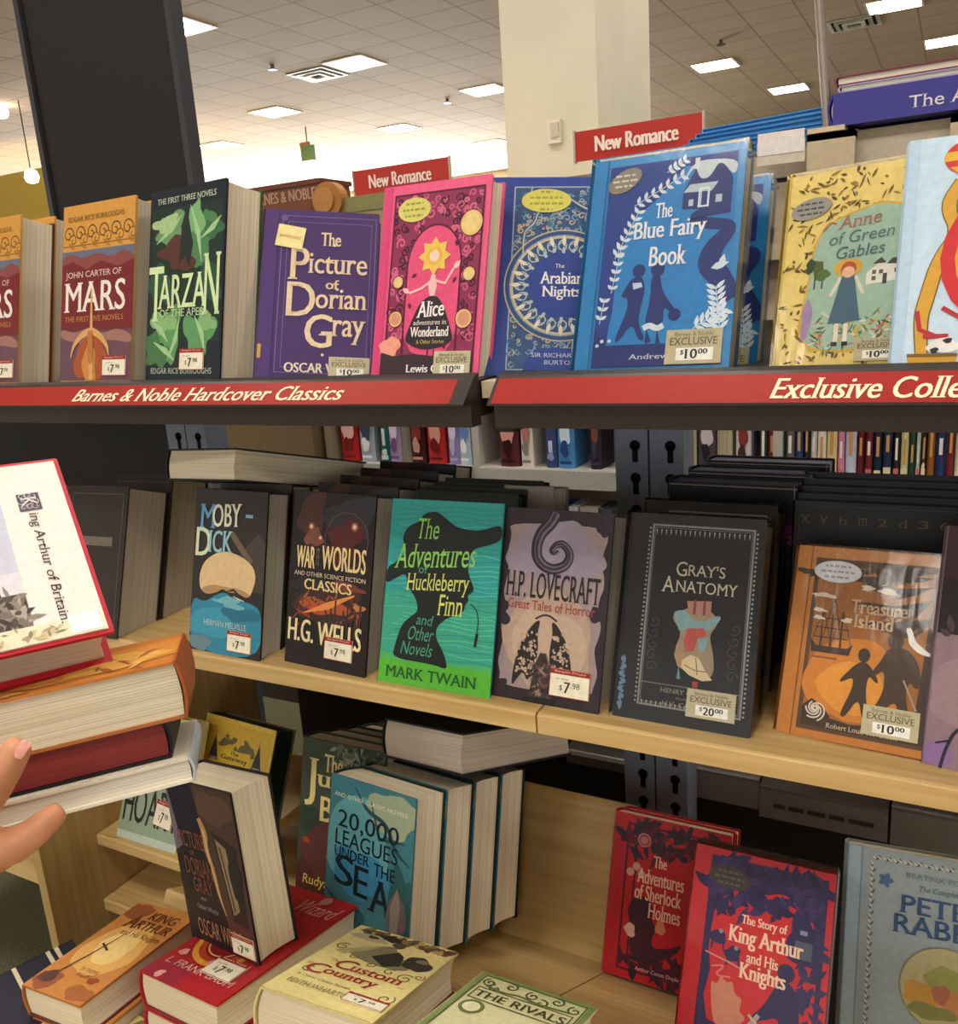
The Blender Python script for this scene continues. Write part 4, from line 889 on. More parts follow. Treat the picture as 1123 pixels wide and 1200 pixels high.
def art_pink(a):
    a.R(0, 0, 1, 1, '8E7480'); a.R(.0, .55, 1, 1, '231C24', 2); a.R(0, .78, 1, 1, '3A2028', 3)
    a.speck(40, 3, (0, .5, 1, .57), ['2A222A', '4A3A44'], .02, .01, 3)
    a.blob(.5, .3, .5, .18, '9A8088', 3, 4); a.blob(.62, .12, .40, .13, '9C4650', 4, 6); 
    R_ = random.Random(1)
    for i in range(26): a.curl(.35+.5*R_.random(), .03+.2*R_.random(), .05, R_.random()*6, 1, .001, 'B8707A', 5)
    a.line([(.10,0),(.12,.08),(.16,.16),(.24,.20),(.32,.18),(.30,.14),(.25,.15)], [.003]*7, '2A2430', 6); a.line([(.14,.12),(.06,.10)], .002, '2A2430', 6); a.blob(.08, .06, .08, .06, '8A6A9A', 5, 3)
    a.blob(.3, .32, .05, .08, 'A88A90', 5, 9)
def art_wizard(a):
    a.R(.04, .04, .96, .965, 'D2B040', 1)
    k = '3A3A34'
    for x in (.2, .82): a.P([(x-.07,.62),(x+.07,.62),(x,.845)], k, 3); a.line([(x,.845),(x,.87)], .001, k, 3); a.R(x-.05, .62, x+.05, .645, '8A8A84', 4)
    for x, y, rx, ry in ((.37,.80,.09,.032),(.36,.845,.03,.018),(.47,.83,.03,.026),(.64,.775,.1,.045),(.63,.83,.03,.02),(.5,.755,.03,.018),(.74,.735,.04,.028),(.3,.77,.06,.018)): a.blob(x, y, rx, ry, '6A6440', 3, int(x*77), k=.4)
    a.R(.3, .62, .72, .735, 'DEBB34', 4)
    a.T('The', .44, .695, .56, .727, k, 6, True, bold=.0003); a.T('Gateway', .32, .635, .70, .69, k, 6, True, bold=.0004)
def art_jungle(a):
    a.R(0, 0, 1, 1, '3A4634'); a.blob(.5, .15, .5, .25, '4E2622', 2, 3, k=.1); a.blob(.35, .3, .3, .18, '5A2E28', 3, 5); a.blob(.12, .5, .12, .09, '2A3A2A', 3, 4); a.blob(.6, .26, .18, .05, 'C8A838', 4, 8, k=.6); a.blob(.1, .36, .04, .02, 'A83A2A', 4, 9)
    c = 'E4D48C'
    a.T('The', .28, .81, .5, .92, c, 6, True, bold=.0005); a.T('J', .06, .58, .2, .88, c, 6, True, bold=.0012); a.T('ungle', .2, .68, .92, .82, c, 6, True, bold=.001); a.T('Book', .26, .50, .94, .655, c, 6, True, bold=.001)
    a.T('Rudyard', .08, .075, .52, .15, 'E0CC6A', 6, True, .1); a.T('Kipling', .55, .06, .92, .13, 'E0CC6A', 6, True, .1)
    a.speck(60, 3, (.4,.84,.98,.98), ['5A6A4A', '8A907A', '2A3428'], .02, .005, 3)
def art_sea(a):
    a.R(0, 0, 1, 1, '3E7884'); a.blob(.35, .62, .36, .3, '5FA0A8', 2, 3, k=.1); a.blob(.4, .45, .3, .16, '3A86AC', 3, 4); a.blob(.75, .86, .26, .14, '9AA88E', 3, 8); a.blob(.25, .12, .3, .12, '1E5A6A', 3, 6); a.blob(.9, .3, .14, .3, '2A5A5E', 3, 7)
    for P in (((.3,.96),(.45,.84),(.7,.80),(.8,.66),(.98,.6)),((.5,.9),(.62,.7),(.9,.72)),((.0,.3),(.2,.22),(.5,.16),(.7,.05))): a.line(list(P), [.002]+[.006]*(len(P)-2)+[.002], '2C4E54', 4)
    a.T('AND OTHER CLASSIC NOVELS', .06, .875, .92, .90, 'D8DCCC', 7)
    k = '14262E'
    a.T('20,000', .12, .68, .84, .80, k, 7, bold=.0002); a.T('LEAGUES', .10, .585, .84, .68, k, 7, bold=.0002); a.T('UNDER', .10, .515, .52, .575, k, 7, bold=.0002); a.T('THE', .58, .48, .82, .555, k, 7, bold=.0002)
    a.T('S', .12, .35, .34, .53, k, 7, True, bold=.0008); a.T('E', .36, .32, .52, .50, k, 7, True, bold=.0008); a.T('A', .54, .27, .80, .46, k, 7, True, bold=.0008)
    # squid
    a.P([(.86,.46),(.96,.36),(.98,.26),(.90,.18),(.78,.18),(.74,.28),(.78,.38)], '6A5E60', 8); a.P([(.86,.46),(.90,.36),(.88,.2),(.8,.2),(.79,.34)], '8A7C78', 9)
    a.blob(.84, .12, .12, .07, '7C7470', 9, 4); a.C(.85, .115, .05, '1E1A1C', 10); a.C(.85, .115, .03, 'B0A8A0', 11); a.C(.85, .115, .016, '1A1618', 12)
    for i in range(7): a.line([(.74+.03*i,.08),(.66+.05*i,.03),(.6+.06*i,.0+.01*(i % 2))], [.005,.003,.001], '5A5052', 8)
    a.T('JULES', .36, .02, .60, .09, 'E2D8A8', 8, bold=.0008); a.T('VERNE', .62, .0, .9, .06, 'D8CE9E', 8)
def art_bigdorian(a):
    a.R(0, 0, 1, 1, '231C22'); a.P([(.0,.55),(.12,.6),(.0,1)], '6E6270', 2); a.P([(.40,1),(1,1),(1,0),(.7,0),(.60,.3),(.5,.6)], '4A3832', 2)
    a.blob(.72, .88, .25, .1, '5C463C', 3, 4); a.blob(.8, .12, .2, .1, '5A2E2A', 3, 6); a.P([(.62,.74),(.95,.68),(.95,.2),(.74,.22)], '2C2624', 4); a.P([(.66,.70),(.80,.66),(.86,.3),(.76,.26)], '8A7A60', 5); a.P([(.70,.66),(.72,.66),(.80,.3),(.78,.28)], '4A4034', 6); a.blob(.88, .48, .08, .14, '1C2224', 6, 8)
    a.line([(.46,.80),(.52,.72),(.50,.62),(.56,.5),(.58,.36),(.64,.24)], [.008,.013,.009,.008,.006,.002], 'B08A5E', 6); a.line([(.50,.74),(.54,.5),(.62,.28)], [.004,.003,.001], 'D0AA78', 7)
    a.P([(.12,1),(.42,1),(.46,.8),(.44,.7),(.1,.72),(.08,.85)], '1A1A28', 3)
    c = '7A4E40'
    a.T('PICTURE', .07, .60, .48, .70, c, 7, True); a.T('of', .22, .555, .3, .59, c, 7, True); a.T('DORIAN', .12, .43, .54, .54, c, 7, True); a.T('GRAY', .2, .33, .5, .42, c, 7, True)
    a.T('and', .28, .285, .36, .31, '8E8A88', 7, True); a.T('Other Works', .2, .225, .52, .255, '8E8A88', 7, True); a.T('OSCAR WILDE', .16, .06, .82, .165, 'A07858', 7, True)
def art_ship(a):
    a.R(0, 0, 1, 1, 'D9CC7A'); a.P([(0,0),(1,0),(1,.46),(.5,.47),(.2,.50),(0,.55)], '93A68E', 2)
    a.P([(.06,.54),(.6,.50),(.72,.58),(.5,.56),(.2,.57)], '2C261C', 4); a.P([(.16,.58),(.40,.57),(.44,.72),(.30,.9),(.26,.72)], '4A3420', 4); a.P([(.44,.57),(.6,.57),(.5,.8)], '4A3420', 4); a.R(.29, .57, .31, .94, '2C261C', 5)
    for t_, x0, x1 in (('H', .05, .2), ('O', .22, .42), ('A', .44, .62), ('R', .64, .8), ('T', .82, .97)): a.T(t_, x0, .14, x1, .42, '2A2E2A', 6, bold=.0004)
    a.R(0, .0, 1, .06, 'B8C8BC', 4)
def art_sherlock(a):
    a.R(0, 0, .08, 1, 'A82028'); a.frame(.115, .05, .95, .95, .003, '4A1E30', 2); a.R(.12, .055, .945, .94, 'B21E26', 1)
    k = '3E1A2A'
    a.speck(90, 4, (.13,.80,.94,.94), [k, '5A1E30', '2E2438'], .022, .010, 3); a.speck(60, 6, (.13,.06,.94,.16), [k, '4A1A28', '2E1A24'], .024, .010, 3)
    a.C(.27, .86, .06, 'B8706A', 5); a.ring(.27, .86, .04, .0012, k, 6); a.line([(.20,.1),(.21,.72)], .0025, k, 4)
    for x, y in ((.22,.69),(.17,.65),(.27,.65)): a.C(x, y, .035, 'C89080', 5)
    a.P([(.16,.42),(.24,.52),(.34,.52),(.40,.46),(.38,.40),(.44,.34),(.40,.28),(.42,.22),(.60,.26),(.66,.30),(.64,.24),(.5,.16),(.3,.14),(.2,.2),(.24,.3)], k, 5); a.blob(.47, .36, .04, .05, 'C87A60', 6, 3); a.blob(.21, .3, .05, .04, 'C8A090', 6, 5)
    c = 'E8BCA4'
    a.T('The', .37, .71, .48, .78, c, 7, True, bold=.0003); a.T('Adventures', .235, .60, .64, .69, c, 7, True, bold=.0003); a.T('of Sherlock', .225, .50, .63, .59, c, 7, True, bold=.0003); a.T('Holmes', .355, .40, .63, .49, c, 7, True, bold=.0003)
    a.T('Arthur Conan Doyle', .28, .065, .66, .095, 'D8A898', 7, True)
def art_knights(a):
    a.R(0, 0, .085, 1, 'BE2630'); a.R(.115, .04, .955, .965, '2E2452', 1); a.P([(.16,.08),(.92,.08),(.92,.72),(.8,.80),(.66,.86),(.5,.82),(.36,.86),(.24,.78),(.16,.7)], 'C8202A', 2)
    nv = '2A2250'
    a.speck(110, 4, (.13,.74,.94,.95), [nv, '3E2A60', '241C44'], .02, .009, 3); a.speck(60, 7, (.80,.12,.94,.74), [nv, '34265A'], .016, .008, 4)
    a.P([(.70,.66),(.74,.70),(.74,.76),(.76,.80),(.78,.76),(.80,.78),(.82,.82),(.84,.78),(.86,.74),(.86,.70),(.92,.64),(.92,.55),(.7,.56)], nv, 4); a.R(.76, .58, .88, .66, '4E5668', 5); a.R(.79, .69, .84, .71, '8A8AA0', 5)
    a.P([(.12,.04),(.95,.04),(.95,.10),(.7,.13),(.55,.2),(.4,.22),(.3,.18),(.16,.2),(.12,.5)], nv, 4); a.P([(.12,.5),(.17,.5),(.19,.42),(.16,.3),(.2,.2),(.12,.1)], nv, 4)
    a.P([(.24,.2),(.2,.38),(.25,.36),(.27,.41),(.32,.38),(.36,.40),(.38,.34),(.44,.33),(.42,.27),(.48,.25),(.42,.2),(.3,.17)], 'C88468', 5)
    for x, y in ((.22,.58),(.34,.52)): a.blob(x, y, .06, .035, nv, 5, int(x*60)); a.C(x+.02, y+.03, .015, '7A8AA8', 6); a.line([(x-.03,y),(x-.04,y-.06)], .002, nv, 5); a.line([(x+.04,y),(x+.05,y-.06)], .002, nv, 5)
    a.line([(.14,.5),(.3,.48),(.42,.46)], .0014, 'C8A0A0', 5); a.line([(.2,.44),(.3,.46),(.22,.40),(.34,.41)], .0018, 'D87A70', 5)
    a.E(.72, .50, .06, .042, nv, 6); a.P([(.68,.46),(.76,.46),(.82,.40),(.84,.25),(.86,.18),(.82,.16),(.80,.05),(.74,.05),(.75,.14),(.66,.05),(.60,.06),(.70,.2),(.70,.30),(.58,.26),(.52,.24),(.50,.26),(.58,.32)], nv, 6)
    a.line([(.56,.28),(.46,.18)], .005, 'A8A2A0', 7); a.line([(.49,.27),(.55,.24)], .003, 'C8B890', 8)
    c = 'F0CDB4'
    a.T('The Story of', .38, .66, .70, .715, c, 8, True, bold=.0003); a.T('King Arthur', .30, .555, .82, .655, c, 8, True, bold=.0006); a.T('and His', .44, .50, .66, .55, c, 8, True, bold=.0003); a.T('Knights', .40, .40, .72, .495, c, 8, True, bold=.0006)
def art_peter(a):
    a.R(0, 0, .075, 1, 'A4BCCC'); a.R(.075, 0, .085, 1, '7C909A', 2)
    for i in range(34):
        a.leaf(.15, .05+.026*i, .007, .003, 1.0+(i % 2)*.9, '5E6468', 3); a.leaf(.155, .06+.026*i, .006, .0025, 2.2, 'CFCBC0', 3)
    for i in range(26): a.leaf(.16+.032*i, .945, .007, .003, .5+(i % 2)*1.1, '5A6066', 3); a.leaf(.17+.032*i, .948, .006, .0025, 2.4, 'D2CEC2', 3)
    for q in range(5): a.leaf(.235, .855, .010, .007, q*1.256, '4A6E96', 4)
    a.T('BEATRIX POTTER', .36, .885, .84, .91, '6E8496', 6, True); a.T('The Complete Tales of', .44, .82, .86, .855, '4E6A80', 6, True, .2)
    c = '35557E'
    a.T('PETER', .33, .715, .86, .80, c, 6, True, bold=.0006); a.T('RABBIT', .29, .615, .92, .705, c, 6, True, bold=.0006)
    P = [(.62+.27*math.cos(q*.196), .38+.20*math.sin(q*.196)) for q in range(32)]
    a.P(P, 'B9B48A', 4); a.line(P, .0015, '8A8A6A', 5, True)
    a.blob(.5, .34, .12, .07, 'C89A4A', 6, 4); a.blob(.62, .42, .12, .07, '9AA05A', 6, 5); a.blob(.7, .33, .1, .06, 'C88A5A', 7, 6); a.blob(.55, .27, .14, .04, '8A8A58', 7, 7); a.blob(.6, .36, .05, .05, 'B0705A', 8, 8)
def art_orange(a):
    a.R(0, 0, 1, 1, 'C98848'); a.blob(.5, .5, .4, .3, 'E6B468', 2, 3, k=.12); a.blob(.5, .52, .26, .18, 'F4D48C', 3, 5, k=.12); a.blob(.2, .1, .2, .08, '9A5A3E', 2, 6); a.blob(.8, .08, .2, .07, 'A8653A', 2, 7); a.blob(.15, .9, .2, .1, '9C5A34', 2, 8); a.blob(.15, .12, .12, .05, '6A4440', 3, 9)
    k = '6A3E22'
    a.T('KING', .42, .84, .86, .93, k, 6, True, .05, 0, .0005); a.T('A', .2, .72, .38, .86, k, 6, True, 0, 0, .0005); a.T('RTHUR', .38, .73, .95, .82, k, 6, True, .05, 0, .0006); a.T('and His Knights', .3, .63, .96, .70, k, 6, True)
    a.line([(.22,.2),(.32,.42),(.38,.58),(.40,.66)], [.003,.0024,.002,.002], '5A4030', 6); a.line([(.28,.52),(.46,.47)], .003, '5A4030', 6); a.blob(.18, .14, .09, .06, '5E3E3A', 5, 3)
    a.T('SIR THOMAS', .44, .25, .74, .285, '8A5630', 6, True); a.T('MALORY', .48, .2, .72, .235, '8A5630', 6, True); a.blob(.78, .2, .08, .03, '9A4A2E', 5, 2)
def art_red(a):
    a.R(0, 0, 1, 1, 'B3242C'); a.blob(.7, .9, .4, .12, 'BE2A2E', 2, 3); a.blob(.2, .06, .3, .08, 'A02A40', 2, 5)
    a.ring(.42, .40, .30, .012, 'E0A23C', 3); a.ring(.42, .40, .26, .008, 'C84A2E', 4); a.C(.42, .40, .23, '8E1E2A', 4); a.ring(.42, .4, .2, .002, 'E8C26A', 5)
    a.T('L. FRANK BAUM', .08, .115, .92, .165, 'E0B8B0', 6, True, .1)
    a.T('Wizard', .46, .80, .95, .92, 'D89A90', 6, True, .2); a.C(.68, .95, .06, 'C88A88', 5)
    for x, y in ((.12,.22),(.5,.22),(.2,.03)): a.blob(x, y, .045, .03, 'E8A8A0', 5, int(x*30))
def art_custom(a):
    a.R(0, 0, 1, 1, 'E8D894')
    k = '3A3228'
    for i in range(16): a.blob(.12+.055*i, .95-.012*(i % 3), .06, .045, ('8A7A4A', '5A4A34', 'B8A060', '6A3A2A')[i % 4], 2, i, k=.5)
    a.blob(.22, .86, .17, .05, 'C8BC92', 3, 3); a.blob(.24, .875, .05, .022, '4A4034', 4, 4); a.blob(.38, .92, .12, .035, k, 4, 5); a.blob(.52, .86, .07, .04, '5A5040', 4, 6)
    a.P([(.18,.62),(.36,.78),(.5,.84),(.56,.78),(.66,.72),(.8,.66),(.8,.58),(.6,.55),(.4,.56)], '8E8462', 4); a.P([(.42,.64),(.58,.78),(.66,.74),(.72,.62),(.6,.56)], k, 5); a.blob(.82, .70, .13, .09, k, 5, 9, k=.2); a.blob(.84, .74, .05, .03, '8A7E5E', 6, 3)
    a.P([(.1,.60),(.3,.74),(.42,.80),(.36,.72),(.2,.58)], 'B8AC7E', 5)
    for x, y, r, t_ in ((.12,.66,.07,1.3),(.3,.58,.05,-1.2),(.86,.5,.08,1.4),(.95,.56,.05,-1.2),(.12,.3,.06,1.2),(.9,.24,.08,-1.3),(.7,.52,.06,1.1),(.5,.54,.05,-1)): a.curl(x, y, r, 1, t_, .0016, '7A6E44', 6)
    c = 'A23A30'
    a.T('The', .18, .46, .27, .49, c, 7, True, .2); a.T('C', .26, .40, .42, .52, c, 7, True, .2); a.T('ustom', .40, .41, .88, .48, c, 7, True, .1, 0, .0004); a.T('of', .88, .38, .94, .40, '8A7A4A', 7)
    a.T('the', .05, .36, .14, .39, c, 7, True, .2); a.T('C', .09, .28, .26, .40, c, 7, True, .2); a.T('ountry', .25, .28, .74, .37, c, 7, True, .1, 0, .0004)
    a.T('& Other Classic Novels', .1, .215, .6, .24, '7A7048', 7, True); a.T('EDITH WHARTON', .1, .12, .7, .17, '8A8054', 7, True)
def art_green(a):
    a.frame(.0, .0, 1, 1, .006, '7E8E58', 1); a.frame(.05, .03, .95, .97, .002, '5E6E40', 2)
    for x, y, t_ in ((.14,.90,1.4),(.32,.92,-1.2),(.52,.90,1.3),(.72,.92,-1.3),(.88,.89,1.2),(.22,.86,1),(.62,.86,-1)): a.curl(x, y, .06, 2, t_, .0022, '55603A', 3)
    a.line([(.14,.86),(.3,.84),(.44,.865),(.6,.84),(.86,.86)], .003, '6A784A', 3); a.frame(.09, .7, .91, .835, .0016, '5A6440', 3)
    a.T('THE RIVALS', .12, .73, .88, .80, '4A4E34', 5, True, bold=.0004)
    a.C(.2, .62, .1, '6E7A4C', 3); a.C(.2, .62, .07, 'D8D6AE', 4)
def art_plain(a): a.frame(.06, .05, .94, .95, .0014, '5A524A', 2); a.R(.2, .6, .8, .66, '6E6458', 2); a.R(.3, .2, .7, .24, '6E6458', 2)
def art_inkah(a):
    a.T('ng to that Inkah!', .05, .80, .62, .84, '8C7C80', 5, True); a.blob(.85, .74, .14, .06, '7A2250', 3, 4, k=.7); a.line([(.98,0),(.98,1)], .0012, '8A8078', 3); a.line([(0,.985),(1,.985)], .0012, '8A8078', 3)
    a.speck(20, 2, (.75,.68,.98,.8), ['A83070', '5A1A40'], .02, .004, 4)
def art_symbols(a):
    for i, t_ in enumerate('xvhm2d36s'): a.T(t_, .03+.105*i, .885, .08+.105*i, .925, '6A5A38', 4, True)
    a.frame(.02, .02, .98, .98, .001, '3A3A40', 2)

# ---------------------------------------------------------------- books on the upper shelf
ZU = -.088
b = book('hardcover_book', 'red and orange planet book with a golden sword, cover facing front', pose((-1.1632, 0.8611, -0.0806), -4.2, 77.3, .4), .163, .2515, .054, 'D39A48', '6E3A34', '5A3030', art=art_mars, zt=ZU)
price(b, .163, .2515, 'sale', .62, .055, .94, .165, None)
row_behind(b, 1, .058, 'the golden sword book', 'planet sword books')
dup(b, (-.252, .004, 0), 'planet sword book cut by the left edge of the picture'); dup(b, (-.252, .062, 0), 'second planet sword book at the left edge, showing only its pages')
b = book('hardcover_book', 'dark green jungle leaf book with tall pale green title', pose((-0.9850, 0.8625, -0.0817), -8.6, 77.8, .4), .161, .2525, .058, '1E2830', '1A2228', '3A5230', art=art_tarzan, zt=ZU)
price(b, .161, .2525, 'sale', .48, .075, .80, .185, None)
b = book('hardcover_book', 'small purple book with cream title and a torn yellow label', pose((-0.7866, 0.8622, -0.0838), 15, 67, 16.5), .149, .232, .027, '452B66', '452B66', art=art_dorian, zt=None)
price(b, .149, .232, 'excl', .62, .02, .97, .14, ('10', '00')); price(b, .149, .232, 'lab', .11, .77, .35, .90, None, -.14)
b = book('hardcover_book', 'pink book with dark scrollwork and a black bell-shaped panel', pose((-.607, .863, -.088), -4.9, 74.9, 2.2), .146, .226, .03, 'E85A88', 'E0527F', art=art_alice, rough=.35)
price(b, .146, .226, 'excl', .60, .015, .93, .14, ('10', '00')); seal(b, .146, .226, .31, .865, .155, .062, 'D6D070', '9A9A40', 3)
b = book('hardcover_book', 'navy book with gold and teal ring ornament and yellow oval seal', pose((-.467, .879, -.088), 10.7, 66.6, 11), .150, .240, .035, '2C438E', '283C84', art=art_arab, rough=.35)
price(b, .150, .240, 'excl', .66, .05, .98, .18, ('10', '00')); seal(b, .150, .240, .42, .875, .19, .06, 'D2CC62', '9A9A40', 4)
b = book('hardcover_book', 'shrink-wrapped bright blue book with two walking children and white leaves', pose((-.347, .858, -.085), .7, 67, -1.1), .158, .233, .035, '2F86C2', '2F86C2', art=art_blue, rough=.3)
price(b, .158, .233, 'excl', .60, .025, .95, .175, ('10', '00')); seal(b, .158, .233, .22, .885, .12, .05, '8E8474', 'D8D4CC', 3, .5)
wrap(b, .158, .233, .035); b['group'] = 'wrapped blue books'
dup(b, (.008, .085, -.026), 'second wrapped blue book, its right edge showing behind the front one')
b = book('hardcover_book', 'small wrapped yellow book with a girl in a straw hat', pose((-.1525, .8835, -.0894), -4.1, 71, -6.2), .118, .1904, .022, 'F0DA86', 'E6C868', art=art_anne, rough=.35)
price(b, .118, .1904, 'excl', .62, .03, .95, .14, ('10', '00')); seal(b, .118, .1904, .19, .815, .16, .052, 'A8A49C', '4A5264', 3, .2); wrap(b, .118, .1904, .022)
b = book('hardcover_book', 'pale blue book with a hot-air balloon, cut by the right edge', pose((-.0470, .846, -.0870), -3.5, 70, .2), .160, .206, .02, 'C2DAEE', 'B4D0E8', art=art_balloon, rough=.3)
# things standing on the ledge behind the upper books
o = empty('gift_box', W((-1.03, 1.30, .04))); tag(o, 'brown gift box with lettering behind the purple book', 'box')
a = Art(.165, .024, .0006, Matrix.Translation((-.085, -.045, .134)) @ Matrix.Rotation(math.pi/2, 4, 'X'))
a.box((-.085, -.045, 0), (.08, .04, .160), M('7A4A34', .5)); a.T('BARNES & NOBLE', .06, .12, .94, .88, 'B89078', 3, False, bold=.0006)
a.box((-.088, -.048, .160), (.083, .043, .168), M('6A3A28', .5)); a.build('box', o)
o = empty('wooden_disc', W((-.935, 1.27, .04))); tag(o, 'round tan wooden disc standing behind the purple book', 'disc')
g = G(); pts = [(0.030*math.cos(q*.2618), .131+.029*math.sin(q*.2618)) for q in range(24)]
g.prism(pts, 'y', -.02, .0, M('A9743C', .5)); g.prism([(x*.7-.006, .131+(z-.131)*.7) for x, z in pts], 'y', -.024, -.02, M('B9824A', .5)); g.box((-.02, -.03, 0), (.02, .03, .108), M('8A5C30', .5)); g.build('disc', o)
o = empty('khaki_box', W((-.855, 1.3, .04))); tag(o, 'khaki box between the wooden disc and the pink book', 'box')
g = G(); g.box((-.062, -.04, 0), (.06, .04, .115), M('A89A6E', .6)); g.box((-.064, -.042, .108), (.062, .042, .132), M('8E8A5A', .6)); g.build('box', o)
# blue books and atlases lying on the top ledge
for i in range(7):
    b = book('hardcover_book', ORD[i]+' from the bottom of the fanned blue books on the ledge', Matrix.Translation(W((-.375+.008*i, 1.30+.004*i, .162+.0062*(i+1)))) @ Rxyz(-3-1.5*i, 0, 0), .200, .2, .006, ('2E78B8', '3A86C4', '276EAE', '3C8CC8', '2F7ABC', '3A86C4', '4A94CE')[i], group='fanned blue books', paper=M('2A6CB0', .6), art=None, bd=.0014)
b = book('hardcover_book', 'thick violet-blue atlas lying with its lettered spine outward', Matrix.Translation(W((-.150, 1.262, .2135))) @ Rxyz(0, 0, 0), .4, .22, .038, '332C8C', '352E92', paper=PAPER_WHITE, group='atlases on the ledge')
a = Art(.4, .038, .0008, Matrix.Translation((0, 0, -.038)) @ Matrix.Rotation(math.pi/2, 4, 'X'))
a.add([a.M4 @ Vector(p) for p in ((0,0,.0006),(.4,0,.0006),(.4,.038,.0006),(0,.038,.0006),(0,0,-.003),(.4,0,-.003),(.4,.038,-.003),(0,.038,-.003))], [(0,1,2,3),(4,7,6,5),(0,4,5,1),(1,5,6,2),(2,6,7,3),(3,7,4,0)], M('332C90', .3, .3))
a.T('The Atlas of the World', .215, .22, .80, .60, 'E6E2EC', 3, True); s_ = a.build('spine', b); s_['label'] = 'violet-blue lettered spine'
book('hardcover_book', 'pale violet book lying on the lettered atlas', Matrix.Translation(W((-.142, 1.266, .2225))), .39, .21, .008, 'A8A4C8', paper=PAPER_WHITE, group='atlases on the ledge', bd=.0016)
book('hardcover_book', 'maroon book topmost on the atlas pile', Matrix.Translation(W((-.146, 1.268, .2335))), .4, .21, .0105, '7E2E48', paper=PAPER_WHITE, group='atlases on the ledge', bd=.0016)

# ---------------------------------------------------------------- books on the middle shelf
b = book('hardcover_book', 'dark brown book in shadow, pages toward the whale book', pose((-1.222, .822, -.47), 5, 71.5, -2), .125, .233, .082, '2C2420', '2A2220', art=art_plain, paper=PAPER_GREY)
row_behind(b, 1, .088, 'the dark brown shadowed book', 'dark brown books')
dup(b, (-.165, .0, 0), 'dark brown book just right of the held books, mostly hidden')
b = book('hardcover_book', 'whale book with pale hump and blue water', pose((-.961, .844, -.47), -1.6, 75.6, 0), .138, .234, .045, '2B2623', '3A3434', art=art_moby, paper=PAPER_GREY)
price(b, .138, .234, 'sale', .55, .03, .88, .155, None); row_behind(b, 1, .05, 'the whale book', 'whale books')
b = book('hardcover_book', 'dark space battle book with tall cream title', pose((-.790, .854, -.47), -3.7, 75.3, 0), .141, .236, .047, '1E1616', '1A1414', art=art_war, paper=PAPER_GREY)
price(b, .141, .236, 'sale', .50, .065, .84, .19, None); row_behind(b, 4, .052, 'the space battle book', 'space battle books')
b = book('hardcover_book', 'teal and green book with a black hat silhouette', pose((-.629, .845, -.47), 1.0, 71.7, 0), .160, .235, .045, '2E9C98', '1C2624', '18201E', art=art_huck, paper=PAPER_GREY)
b = book('hardcover_book', 'blackish green book right behind the hat silhouette book', pose((-.625, .898, -.47), 1.0, 71.7, 0), .150, .235, .022, '1B2420', '2E4A34', '18201E', paper=M('2A3A2C', .7))
row_behind(b, 3, .026, 'the blackish green book', 'blackish green books')
b = book('hardcover_book', 'mauve book with a black tentacle and bat wings', pose((-.473, .858, -.47), -1.5, 72.3, 0), .140, .229, .05, '2E262E', '2A2228', art=art_love, paper=PAPER_GREY)
price(b, .140, .229, 'sale', .55, .055, .91, .195, None); b = book('hardcover_book', 'grey book lying its page edges up behind the tentacle book', pose((-.51, .955, -.47), 0, 78, 0), .07, .232, .05, '8E877C', '6E685E', paper=PAPER_GREY)
b = book('hardcover_book', 'thick shrink-wrapped black book with a heart drawing and silver title', pose((-.317, .859, -.47), -.3, 68.5, 0), .150, .232, .055, '191B21', '20242C', '15171C', art=art_gray, paper=PAPER_GOLD, rough=.35)
price(b, .150, .232, 'excl', .54, .055, .89, .185, ('20', '00')); wrap(b, .150, .232, .055); row_behind(b, 1, .064, 'the wrapped heart drawing book', 'wrapped heart drawing books')
b = book('hardcover_book', 'orange book with dark ship and two running figures', pose((-.144, .885, -.47), -4.1, 61.4, -1.9), .141, .204, .026, 'C27E3A', 'C4803A', art=art_treasure, rough=.32)
price(b, .141, .204, 'excl', .58, .07, .95, .215, ('10', '00')); seal(b, .141, .204, .295, .87, .17, .058, 'D8D8DE', '9A9AA4', 3); wrap(b, .141, .204, .026)
b = book('hardcover_book', 'dusky pink and black book cut by the right edge', pose((-.005, .868, -.471), -7.5, 69.6, 0), .15, .235, .03, '8E7480', '7A6470', art=art_pink)
# tall dark copies standing behind
b = book('hardcover_book', 'tall black book with small lettering behind the heart drawing book', pose((-.31, 1.07, -.47), -2, 89, 0), .155, .225, .044, '14131A', '1A1A26', '1A1A26', art=art_inkah, paper=M('8E90AC', .6))
row_behind(b, 2, .05, 'the tall black lettered book', 'tall black lettered books', .012, .004)
b = book('hardcover_book', 'black book with gilt symbols standing behind the orange book', pose((-.152, 1.005, -.47), 0, 80, 0), .195, .218, .012, '141418', '101014', art=art_symbols, paper=PAPER_GREY)
row_behind(b, 4, .022, 'the black symbol book', 'black symbol books', .0, .004)
# book lying across the tops
def lying(P, yaw, t, r, w, h, T, label, cover, paper, s=1.0, art=None, group=None):
    """P is the near top corner; long edge w runs back, spine at the far side of h"""
    m = pose(Vector(P)*s, yaw, t, r) @ Matrix.Translation((0, h*s, 0)) @ Matrix.Rotation(-math.pi/2, 4, 'Z')
    return book('hardcover_book', label, m, h*s, w*s, T*s, cover, art=art, paper=paper, group=group)
lying((-.838, .865, -.175), 79.9, -3.7, 15.2, .242, .159, .045, 'thick black book lying flat on top of the whale book', '16161A', PAPER, 1.03)
lying((-.548, .911, -.563), 73.7, -9.7, 16.1, .225, .167, .056, 'thick black book lying on the row of teal sea books', '15181E', PAPER_GREY, 1.0, art=lambda a: (a.R(.35, .75, .62, .92, '55585C', 2)))

